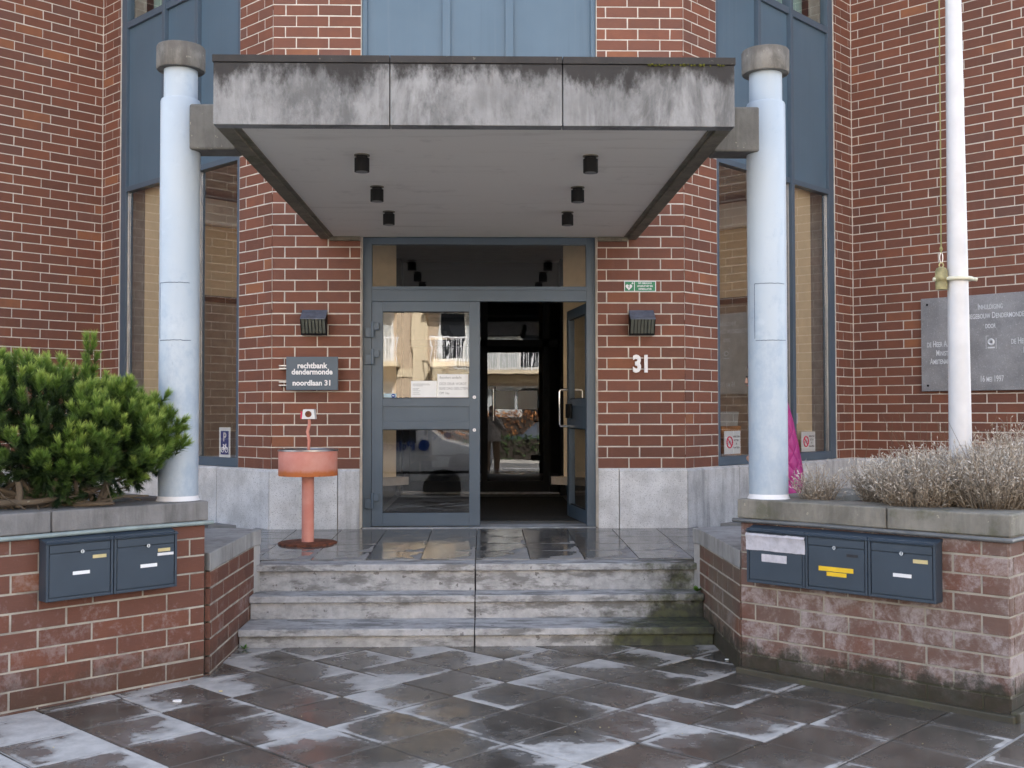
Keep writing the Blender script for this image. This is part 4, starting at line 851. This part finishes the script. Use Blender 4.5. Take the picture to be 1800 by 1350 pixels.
def pine():
    e = empty('pine_shrub', (-2.4, -3.6, .985), 'dense green mountain pine shrub overhanging the left planter', 'shrub')
    lobes = [((-2.52, -3.72, 1.40), (.50, .46, .37)), ((-2.16, -3.60, 1.34), (.34, .34, .32)), ((-2.95, -3.85, 1.42), (.50, .46, .40)), ((-2.03, -3.45, 1.36), (.26, .26, .22)), ((-2.62, -3.3, 1.42), (.5, .4, .36)), ((-3.3, -4.0, 1.40), (.45, .45, .38)), ((-2.28, -3.80, 1.28), (.28, .22, .20))]
    lob = [(np.array(a), np.array(b)) for a, b in lobes]
    def depth(p): return min(np.linalg.norm((p-c)/r) for c, r in lob)
    shoots = []
    while len(shoots) < 900:
        c, r = lob[rng.integers(len(lob))]; d = unit(rng.normal(size=3)); 
        if d[2] < -.45: continue
        p = c+d*r*rng.uniform(.86, 1.08)
        if depth(p) < .84 or p[2] < 1.10: continue
        if Vector((p[0]-PL.o.x, p[1]-PL.o.y, 0)).dot(PL.n) > .08: continue
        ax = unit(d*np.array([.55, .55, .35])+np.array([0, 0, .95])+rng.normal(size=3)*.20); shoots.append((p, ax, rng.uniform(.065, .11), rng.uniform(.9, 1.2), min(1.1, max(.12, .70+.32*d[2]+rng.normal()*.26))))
    n0 = len(shoots)
    while len(shoots) < n0+1500:
        c, r = lob[rng.integers(len(lob))]; d = unit(rng.normal(size=3)); p = c+d*r*rng.uniform(.35, .86)
        if p[2] < 1.10: continue
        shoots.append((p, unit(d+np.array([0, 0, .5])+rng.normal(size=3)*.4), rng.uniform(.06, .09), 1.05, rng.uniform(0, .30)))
    # leaders and the side branches that reach out over the column
    for base, tip, n in (((-2.20, -3.68, 1.60), (-2.155, -3.70, 1.98), 16), ((-2.34, -3.72, 1.66), (-2.40, -3.75, 1.86), 8), ((-2.02, -3.58, 1.52), (-1.97, -3.58, 1.76), 10), ((-1.95, -3.5, 1.40), (-1.66, -3.52, 1.46), 15), ((-1.95, -3.5, 1.28), (-1.65, -3.50, 1.35), 14), ((-2.0, -3.5, 1.45), (-1.80, -3.5, 1.62), 12), ((-2.1, -3.6, 1.2), (-1.90, -3.55, 1.17), 9), ((-2.6, -3.8, 1.7), (-2.62, -3.82, 1.87), 8)):
        b, t = np.array(base), np.array(tip); ax = unit(t-b)
        for i in range(n):
            k = i/(n-1); p = b+(t-b)*k; shoots.append((p-ax*.05+rng.normal(size=3)*.016, unit(ax*.8+np.array([0, 0, .5])+rng.normal(size=3)*(.35 if i < n-1 else .05)), .07, 1.0, .35+.6*k))
    V = []; F = []; Tn = []
    for p, ax, L, sc, tone in shoots:
        a = unit(np.cross(ax, [.3, .5, .8])); b = np.cross(ax, a); n = 120
        t = rng.uniform(0, 1, n)**.6; th = rng.uniform(0, 6.283, n); an = np.radians(52-26*t+rng.normal(size=n)*5)
        rad = np.cos(th)[:, None]*a+np.sin(th)[:, None]*b; d = ax*np.cos(an)[:, None]+rad*np.sin(an)[:, None]
        o = p+ax*(t*L)[:, None]; ln = rng.uniform(.040, .052, n)*sc; tip = o+d*ln[:, None]
        w_ = np.cross(d, rng.normal(size=(n, 3))); w_ = w_/np.linalg.norm(w_, axis=1)[:, None]*.0022
        k = len(V); arr = np.stack([o-w_, o+w_, tip], 1).reshape(-1, 3); V.extend(map(tuple, arr)); F.extend([(k+3*i, k+3*i+1, k+3*i+2) for i in range(n)])
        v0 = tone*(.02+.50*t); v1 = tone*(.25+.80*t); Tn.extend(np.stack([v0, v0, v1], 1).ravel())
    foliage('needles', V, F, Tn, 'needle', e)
    st = MB(); base = [(-2.45, -3.62), (-2.55, -3.78), (-2.25, -3.7), (-2.75, -3.85), (-2.15, -3.6)]
    for i in range(34):
        b = base[i % 5]; c, r = lob[i % len(lob)]; d = unit(rng.normal(size=3)); t = c+d*r*.8; t[2] = max(t[2], 1.15); p0 = np.array([b[0], b[1], .98]); m1 = p0+(t-p0)*.35+rng.normal(size=3)*.05; m1[2] = max(1.04, m1[2]-.05); m2 = p0+(t-p0)*.7+rng.normal(size=3)*.04
        st.tube([p0, m1, m2, t], [.020, .015, .010, .004], 7)
    st.build('branches', 'bark', e, smooth=True)
    s2 = MB(); rn = random.Random(3)
    P = lambda s, i, z: tuple(PL.P(s, -i, z))
    s2.tube([P(1.45, .20, 1.07), P(1.15, .19, 1.075), P(.95, .17, 1.07), P(.72, .20, 1.085), P(.52, .22, 1.13), P(.40, .26, 1.17)], [.018, .019, .017, .014, .011, .006], 9)
    s2.tube([P(1.02, .19, 1.05), P(1.01, .18, 1.12), P(1.02, .18, 1.185)], [.024, .019, .017], 9); s2.tube([P(.80, .18, 1.07), P(.66, .21, 1.115), P(.58, .26, 1.17)], [.014, .012, .010], 8)
    s2.tube([P(.62, .14, 1.045), P(.45, .15, 1.075), P(.28, .16, 1.07)], [.011, .009, .005], 7)
    for i in range(26):
        s = rn.uniform(.25, 1.5); s2.tube([P(s, rn.uniform(.12, .3), 1.035), P(s+rn.uniform(-.2, .2), rn.uniform(.12, .3), 1.06+rn.uniform(0, .05)), P(s+rn.uniform(-.3, .3), rn.uniform(.15, .35), 1.05+rn.uniform(.02, .14))], [.005, .004, .002], 5)
    s2.build('bare_stem', 'bark', e, smooth=True)
pine()

def lavender(s, i, rx, hgt, n, label, seed):
    rg_ = np.random.default_rng(seed); c = PR.P(s, -i, .985); e = empty('lavender_bush', tuple(c), label, 'shrub', 'dry lavender bushes in the right planter')
    V = []; F = []; Tn = []; c = np.array(c)
    for k in range(n):
        a = rg_.uniform(0, 6.283); q = rg_.uniform(0, 1)**.5; lean = q*.55; d = unit(np.array([math.cos(a)*lean, math.sin(a)*lean, 1.0])); L = hgt*rg_.uniform(.60, 1.08)*(1-.28*q)
        p0 = c+np.array([math.cos(a)*q*rx*.62, math.sin(a)*q*rx*.62, rg_.uniform(0, .03)]); p1 = p0+d*L*.6+rg_.normal(size=3)*.012; p2 = p0+d*L+rg_.normal(size=3)*.022+np.array([math.cos(a), math.sin(a), 0])*.02*q
        side = unit(np.cross(d, rg_.normal(size=3))); tb = rg_.uniform(.15, .6); b = len(V); w0, w1 = .0016, .0013
        V += [tuple(p0-side*w0), tuple(p0+side*w0), tuple(p1-side*w1), tuple(p1+side*w1), tuple(p2-side*.0009), tuple(p2+side*.0009)]; F += [(b, b+1, b+3, b+2), (b+2, b+3, b+5, b+4)]; Tn += [tb*.25, tb*.25, tb*.7, tb*.7, tb, tb]
        m = 9
        for j in range(m):
            t = .28+.72*j/(m-1); o = p0+(p1-p0)*(t/.6) if t < .6 else p1+(p2-p1)*((t-.6)/.4); dd = unit(d*.9+rg_.normal(size=3)*.7); ww = unit(np.cross(dd, rg_.normal(size=3)))*rg_.uniform(.0018, .0036); l = rg_.uniform(.014, .034); b = len(V)
            V += [tuple(o), tuple(o+dd*l*.5+ww), tuple(o+dd*l), tuple(o+dd*l*.5-ww)]; F.append((b, b+1, b+2, b+3)); tt = min(1, tb*.3+.7*t*rg_.uniform(.55, 1.15)); Tn += [tt*.8, tt, tt, tt]
    foliage('stems', V, F, Tn, 'lav', e)
LV = [(.36, .28, .13, .24, 170, 'thin straggly lavender clump at the planter corner by the right column'), (.76, .46, .26, .30, 900, 'low dry lavender bush second from the right column'), (.92, .62, .30, .36, 1000, 'dry grey lavender bush behind the front row, left of the flagpole'), (.98, .28, .26, .34, 1100, 'dry lavender bush above the mailboxes, just left of the flagpole foot'), (1.14, .50, .30, .37, 1100, 'dry grey lavender bush around the flagpole foot'), (1.32, .42, .27, .41, 1100, 'dry lavender bush right of the flagpole by the planter corner'), (1.30, .80, .32, .47, 1200, 'tall dry lavender bush behind the flagpole'), (1.36, 1.25, .34, .50, 1000, 'rearmost lavender bush along the right edge')]
for k, (s, i, rx, hg, n, lb) in enumerate(LV): lavender(s, i, rx, hg, n, lb, 50+k)
# tall dry stalks above the lavender
rg2 = np.random.default_rng(9); st = MB()
for k in range(26):
    p = PR.P(rg2.uniform(.55, 1.35), -rg2.uniform(.3, .9), 1.0); d = rg2.normal(size=2)*.07; st.tube([p, p+Vector((d[0]*.5, d[1]*.5, .28)), p+Vector((d[0]*1.4, d[1]*1.4, rg2.uniform(.42, .56)))], [.0016, .0014, .0008], 4)
tag(st.build('dry_grass', 'lav'), 'thin dry grass stalks rising above the lavender', 'grass', kind='stuff')
# weeds
def weed(name, loc, n, L, label):
    V = []; F = []; Tn = []
    for k in range(n):
        a = rng.uniform(0, 6.28); d = unit(np.array([math.cos(a), math.sin(a), rng.uniform(.3, 1.2)])); s_ = unit(np.cross(d, [0, 0, 1]))*L*.22; p = np.array(loc); b = len(V)
        V += [tuple(p), tuple(p+d*L*.5+s_), tuple(p+d*L), tuple(p+d*L*.5-s_)]; F.append((b, b+1, b+2, b+3)); Tn += [.3, .7, 1, .7]
    return tag(foliage(name, V, F, Tn, 'grass'), label, 'weed')
weed('weed', (1.545, -2.16, .29), 16, .055, 'tiny green weed at the right end of the middle step'); weed('weed', (-1.53, -2.60, .0), 9, .04, 'tiny weed at the left foot of the steps')

# ------------------------------------------------------------------ small litter
def bit(name, px, z, size, mat, label):
    x, y = px; m = MB(); n = 9; pts = [(x+size[0]*math.cos(6.283*i/n)*random.uniform(.8, 1.1), y+size[1]*math.sin(6.283*i/n)*random.uniform(.8, 1.1)) for i in range(n)]
    return tag(m.prism(pts, z, z+size[2]).build(name, mat, bevel=.001), label, 'litter')
bit('pebble', (-1.60, -3.93), .001, (.026, .016, .008), 'paper', 'white flat pebble on the paving near the left planter')
bit('pebble', (-1.42, -3.72), .001, (.012, .009, .005), 'cream', 'small yellowish leaf scrap on the paving left of centre')
e = tag(MB().tube([(1.642, -3.455, .012), (1.672, -3.462, .012)], .0055, 8).build('cigarette_butt', 'orange'), 'orange cigarette butt at the foot of the right planter', 'litter')
bit('pebble', (1.565, -3.02), .001, (.014, .010, .006), 'paper', 'white scrap at the foot of the right cheek wall')
gr = MB()
for k in range(60):
    x, y = random.uniform(-2.2, 2.2), random.uniform(-5.0, -2.7); r = random.uniform(.002, .005); gr.lathe((x, y, .0), [(.0, 0), (r, r*.6), (0, r)], 5)
tag(gr.build('grit', 'cream'), 'scattered pale grit on the paving', 'grit', kind='stuff')

# ------------------------------------------------------------------ people
def skin_body(name, joints, edges, mat, parent, sub=2):
    me = bpy.data.meshes.new(name); me.from_pydata([j[0] for j in joints], edges, []); o = bpy.data.objects.new(name, me); COL.objects.link(o)
    sk = o.modifiers.new('skin', 'SKIN'); sk.use_smooth_shade = True
    for i, j in enumerate(joints): me.skin_vertices[0].data[i].radius = (j[1], j[1]*(j[2] if len(j) > 2 else 1))
    me.skin_vertices[0].data[0].use_root = True
    ss = o.modifiers.new('sub', 'SUBSURF'); ss.levels = ss.render_levels = sub
    dg = bpy.context.evaluated_depsgraph_get(); m2 = bpy.data.meshes.new_from_object(o.evaluated_get(dg)); bpy.data.objects.remove(o)
    m2.materials.clear(); m2.materials.append(M[mat]); return link(bpy.data.objects.new(name, m2), parent)
def loft(rings, seg=28):                         # rings of (cx, cy, z, rx, ry)
    m = MB(); n = len(rings)
    for cx, cy, z, rx, ry in rings:
        for k in range(seg): m.v.append((cx+rx*math.cos(6.2832*k/seg), cy+ry*math.sin(6.2832*k/seg), z))
    for i in range(n-1):
        for k in range(seg): m.f.append((i*seg+k, i*seg+(k+1) % seg, (i+1)*seg+(k+1) % seg, (i+1)*seg+k))
    m.f.append(tuple(range(seg-1, -1, -1))); m.f.append(tuple((n-1)*seg+k for k in range(seg))); return m
# visitor in the pink coat, half hidden by the right column
px, py = 2.40, -1.2; zf = .48
e = empty('person', (px, py, zf), 'person in a long pink quilted coat, mostly hidden behind the right column', 'person')
J = [((px-.01, py, 1.20), .11), ((px-.03, py, 1.42), .10), ((px-.09, py, 1.62), .095), ((px-.13, py, 1.69), .042), ((px-.195, py, 1.785), .072), ((px-.200, py, 1.865), .076),
     ((px+.0, py-.09, 1.14), .085), ((px+.02, py-.09, .84), .06), ((px+.04, py-.09, .55), .04), ((px-.07, py-.09, .515), .034), ((px+.0, py+.09, 1.14), .085), ((px+.0, py+.09, .84), .06), ((px+.02, py+.09, .55), .04), ((px-.09, py+.09, .515), .034),
     ((px-.08, py-.17, 1.60), .05), ((px-.06, py-.2, 1.36), .042), ((px-.18, py-.14, 1.20), .033), ((px-.24, py-.12, 1.17), .026), ((px-.08, py+.17, 1.60), .05), ((px-.06, py+.2, 1.36), .042), ((px-.18, py+.14, 1.20), .033), ((px-.24, py+.12, 1.17), .026)]
skin_body('body', J, [(0, 1), (1, 2), (2, 3), (3, 4), (4, 5), (0, 6), (6, 7), (7, 8), (8, 9), (0, 10), (10, 11), (11, 12), (12, 13), (2, 14), (14, 15), (15, 16), (16, 17), (2, 18), (18, 19), (19, 20), (20, 21)], 'skin', e)
loft([(px+.0, py, .905, .185, .20), (px+.0, py, .912, .195, .215), (px-.012, py, 1.10, .185, .205), (px-.03, py, 1.30, .168, .20), (px-.06, py, 1.50, .152, .205), (px-.09, py, 1.64, .142, .19), (px-.115, py, 1.70, .09, .11), (px-.12, py, 1.73, .07, .075)]).build('coat', 'pink', e, smooth=True)
for sg in (-1, 1): MB().tube([(px-.08, py+.17*sg, 1.62), (px-.05, py+.215*sg, 1.38), (px-.16, py+.155*sg, 1.23)], [.068, .060, .048], 14).build('sleeve', 'pink', e, smooth=True)
for sg in (-1, 1): MB().tube([(px, py+.09*sg, 1.0), (px+.02, py+.09*sg, .8), (px+.035, py+.09*sg, .53)], [.085, .066, .052], 14).build('trouser_leg', 'denim', e, smooth=True)
loft([(px-.11, py, 1.66, .06, .085), (px-.125, py, 1.75, .085, .10), (px-.145, py, 1.84, .095, .10), (px-.165, py, 1.91, .095, .092), (px-.18, py, 1.95, .075, .07), (px-.18, py, 1.968, .02, .02)]).build('hair', 'hair', e, smooth=True)
MB().lathe((px-.268, py, 1.80), [(.002, .03), (.010, .01), (.015, -.012), (.006, -.02), (.001, -.021)], 12).build('nose', 'skin', e, smooth=True)
for sg in (-1, 1):
    MB().lathe((px-.258, py+.03*sg, 1.835), [(.001, -.008), (.009, 0), (.001, .008)], 12).build('eye', 'ink', e, smooth=True); MB().lathe((px-.195, py+.083*sg, 1.815), [(.002, -.03), (.014, -.01), (.016, .012), (.002, .03)], 10).build('ear', 'skin', e, smooth=True)
MB().box(px-.262, px-.250, py-.024, py+.024, 1.762, 1.770).build('mouth', 'lip', e, bevel=.003)
# the photographer, seen in the inner door
gx, gy = .075, -10.27; e = empty('person', (gx, gy, 0), 'photographer in a beige padded jacket reflected in the inner glass door', 'person')
J = [((gx, gy, .95), .12), ((gx, gy, 1.15), .12), ((gx, gy, 1.33), .12), ((gx, gy+.02, 1.45), .05), ((gx, gy+.05, 1.56), .075), ((gx, gy+.04, 1.66), .078),
     ((gx-.10, gy, .88), .09), ((gx-.11, gy+.02, .48), .06), ((gx-.12, gy-.02, .09), .045), ((gx-.13, gy+.12, .05), .04), ((gx+.10, gy, .88), .09), ((gx+.12, gy+.02, .48), .06), ((gx+.13, gy-.02, .09), .045), ((gx+.15, gy+.12, .05), .04),
     ((gx-.19, gy, 1.36), .055), ((gx-.27, gy+.10, 1.17), .045), ((gx-.08, gy+.19, 1.47), .035), ((gx+.19, gy, 1.36), .055), ((gx+.29, gy+.08, 1.20), .045), ((gx+.08, gy+.19, 1.48), .035)]
skin_body('body', J, [(0, 1), (1, 2), (2, 3), (3, 4), (4, 5), (0, 6), (6, 7), (7, 8), (8, 9), (0, 10), (10, 11), (11, 12), (12, 13), (2, 14), (14, 15), (15, 16), (2, 17), (17, 18), (18, 19)], 'skin', e)
loft([(gx, gy, .82, .21, .17), (gx, gy, .84, .22, .18), (gx, gy, 1.0, .21, .17), (gx, gy, 1.2, .205, .165), (gx, gy, 1.38, .20, .15), (gx, gy, 1.45, .12, .10), (gx, gy+.01, 1.49, .085, .08)]).build('jacket', 'jacket', e, smooth=True)
for sg in (-1, 1):
    MB().tube([(gx+.18*sg, gy, 1.38), (gx+.28*sg, gy+.10, 1.17), (gx+.09*sg, gy+.185, 1.45)], [.075, .068, .05], 14).build('sleeve', 'jacket', e, smooth=True)
    MB().tube([(gx+.10*sg, gy, .9), (gx+.115*sg, gy+.02, .5), (gx+.125*sg, gy-.02, .07)], [.10, .075, .065], 14).build('trouser_leg', 'trouser', e, smooth=True)
    MB().box(gx+.13*sg-.045, gx+.13*sg+.045, gy-.09, gy+.19, .005, .085).build('shoe', 'shoe', e, bevel=.02)
loft([(gx, gy-.02, 1.52, .085, .075), (gx, gy-.01, 1.62, .098, .088), (gx, gy+.0, 1.71, .094, .095), (gx, gy+.01, 1.755, .06, .06), (gx, gy+.01, 1.768, .02, .02)]).build('hair', 'hair', e, smooth=True)
cm = empty('camera_body', (gx, gy+.22, 1.5), 'black camera held up by the photographer', 'camera')
MB().box(gx-.075, gx+.075, gy+.165, gy+.225, 1.475, 1.575).build('housing', 'black', cm, bevel=.01); MB().tube([(gx-.02, gy+.22, 1.53), (gx-.02, gy+.265, 1.53)], .035, 20).build('lens', 'black', cm, smooth=True)

# ------------------------------------------------------------------ the street behind the photographer (seen in the glass)
def wheel(x, y, z, r, parent):
    t = MB(); t.tube([(x, y-.1, z), (x, y+.1, z)], r, 28); w_ = t.build('wheel', 'tyre', parent, smooth=True, bevel=.015); 
    MB().tube([(x, y+.09, z), (x, y+.106, z)], r*.62, 24).build('rim', 'steel', w_, smooth=True); MB().tube([(x, y+.10, z), (x, y+.115, z)], r*.16, 12).build('hub_cap', 'black', w_)
def sweep_car(name, prof, x0, flip, y0, y1, z0, mat, parent, tuck=.12, belt=1.0):
    m = MB(); n = len(prof); vs = []
    for y, k in ((y0, 0), (y0+.0001, 0), (y1-.0001, 0), (y1, 0)): pass
    mid = (y0+y1)/2
    for y in (y0, y1):
        for a, z in prof:
            t = max(0, (z-belt))*tuck; yy = y+(t if y < mid else -t); vs.append((x0+a*flip, yy, z0+z))
    fs = [tuple(range(n)), tuple(range(2*n-1, n-1, -1))]+[(i, n+i, n+(i+1) % n, (i+1) % n) for i in range(n)]
    m.add(vs, fs); return m.build(name, mat, parent, bevel=.03, smooth=True)
e = empty('police_van', (-2.4, -11.8, -.2), 'white police van parked at the kerb, reflected in the closed door', 'van'); vx = .10; vy0, vy1 = -12.75, -10.85; vz = -.2
prof = [(.05, .35), (.0, .55), (.03, .95), (.25, 1.10), (.85, 1.25), (1.55, 1.95), (1.75, 2.02), (5.05, 2.02), (5.2, 1.9), (5.25, .4), (5.2, .3), (.2, .28)]
sweep_car('body', prof, vx, -1, vy0, vy1, vz, 'van', e, .10, 1.1)
for a in (.85, 4.25):
    wheel(vx-a, vy1-.12, vz+.33, .33, e); wheel(vx-a, vy0+.12, vz+.33, .33, e)
    MB().tube([(vx-a, vy1-.01, vz+.33), (vx-a, vy1+.004, vz+.33)], .365, 28).build('wheel_arch', 'tyre', e)
for a, b in ((1.35, 2.25), (2.35, 3.6), (3.7, 4.9)): MB().fprofile(Fr((vx, vy1), (-1, 0), (0, 1)), a, b, [(-.02, vz+1.2), (.006, vz+1.2), (-.052, vz+1.78), (-.07, vz+1.78)]).build('window', 'vglass', e, fix=True)
MB().box(vx-2.32, vx-2.30, vy1-.02, vy1+.004, vz+.4, vz+1.9).build('door_gap', 'ink', e); MB().box(vx-5.1, vx-.3, vy1-.02, vy1+.004, vz+.62, vz+.66).build('rub_strip', 'tyre', e)
MB().lathe((vx-2.0, (vy0+vy1)/2, vz+2.02), [(.10, 0), (.10, .10), (.03, .14), (0, .14)], 20).build('roof_dome', 'signblue', e, smooth=True)
text('lettering', 'Police', .25, 'signblue', e, Fr((-1.58, vy1), (-1, 0), (0, 1)).mat(0, .008, .93), bold=.005, ext=.001)
MB().tube([(-1.12, vy1+.004, .95), (-1.12, vy1+.010, .95)], .11, 24).build('emblem', 'signblue', e)
M['verge'] = plain('pale_paving', (.36, .34, .31), .85, var=.2, vs=2); road = MB().box(-60, 60, -20.3, -10.725, -.198, -.19).build('road', 'asphalt'); tag(road, kind='structure')
for y in (-13.2, -16.6): tag(MB().box(-60, 60, y-.06, y+.06, -.19, -.186).build('road_marking', 'white', road))
vg = MB().box(-60, 60, -60, -20.4, -.199, -.10).build('verge', 'verge'); tag(vg, kind='structure')
def hedge(name, x0, x1, y, h_, th, mat, n, label):
    V = []; F = []; Tn = []
    for k in range(n):
        p = np.array([rng.uniform(x0, x1), y+rng.uniform(-th, th), -.1+h_*rng.uniform(0, 1)**.7+rng.normal()*.04]); d = rng.normal(size=(2, 3)); d = d/np.linalg.norm(d, axis=1)[:, None]*rng.uniform(.03, .07); b = len(V); V += [tuple(p+d[0]), tuple(p+d[1]), tuple(p-d[0]), tuple(p-d[1])]; F.append((b, b+1, b+2, b+3)); t = rng.uniform(0, 1); Tn += [t]*4
    o = foliage('foliage', V, F, Tn, mat); e = empty(name, ((x0+x1)/2, y, -.1), label, 'hedge', 'hedges across the street'); o.parent = e; o.matrix_parent_inverse = world(e).inverted()
    MB().box(x0, x1, y-th*.6, y+th*.6, -.1, -.1+h_*.86).build('core', 'soil', e)
hedge('hedge', -9, 9, -21.2, .85, .35, 'hedgeg', 9000, 'low dark green hedge across the road, in the door reflection'); hedge('hedge', -9, 9, -29.5, 1.75, .5, 'beech', 12000, 'rust brown beech hedge behind the parked car, in the reflection')
e = empty('parked_car', (2.2, -25, -.1), 'dark blue car parked between the two hedges, in the reflection', 'car')
prof = [(.0, .35), (.02, .65), (.9, .85), (1.55, 1.38), (2.9, 1.42), (3.75, .95), (4.2, .88), (4.25, .4), (4.1, .25), (.15, .25)]
sweep_car('body', prof, .3, 1, -25.9, -24.2, -.1, 'carpaint', e, .35, .85)
for a in (.8, 3.4): wheel(.3+a, -24.32, .22, .32, e)
MB().fprofile(Fr((.3, -24.2), (1, 0), (0, 1)), 1.45, 3.2, [(-.03, .83), (.004, .83), (-.165, 1.24), (-.19, 1.24)]).build('window', 'vglass', e, fix=True)
ap = empty('apartment_building', (-2, -34, -.1), 'low apartment block with balconies across the street, reflected in the doors', 'building'); YB = -34
MB().box(-34, 34, YB-8, YB, -.1, 11.5).build('wall', 'apt', ap); MB().box(-34.3, 34.3, YB-8, YB+.5, 11.5, 11.8).build('roof', 'ceil', ap); MB().box(-34, 34, YB, YB+.05, 3.0, 3.35).build('band', 'apt2', ap)
for i in range(7):
    x = -20.5+i*6.0
    MB().box(x-.3, x+.25, YB, YB+.12, -.1, 11.4).build('pier', 'apt2', ap)
    for z in (.9, 3.7, 6.4):
        wf = MB().box(x+.7, x+4.9, YB-.02, YB+.04, z-.05, z+1.95).build('window_frame', 'ceil', ap)
        for k in range(4): MB().box(x+.8+k*1.03, x+1.7+k*1.03, YB+.041, YB+.05, z+.05, z+1.85).build('pane', 'curtain' if (k+i) % 3 else 'vglass', wf)
    for z in (3.4, 6.1):
        bl = MB().box(x+.4, x+5.2, YB, YB+1.2, z, z+.18).build('balcony', 'apt2', ap); r_ = MB()
        for k in range(40): xx = x+.45+k*4.7/39; r_.box(xx-.012, xx+.012, YB+1.13, YB+1.155, z+.18, z+1.1)
        r_.box(x+.4, x+5.2, YB+1.12, YB+1.17, z+1.1, z+1.15); tag(r_.build('railing', 'white', bl), kind='stuff')
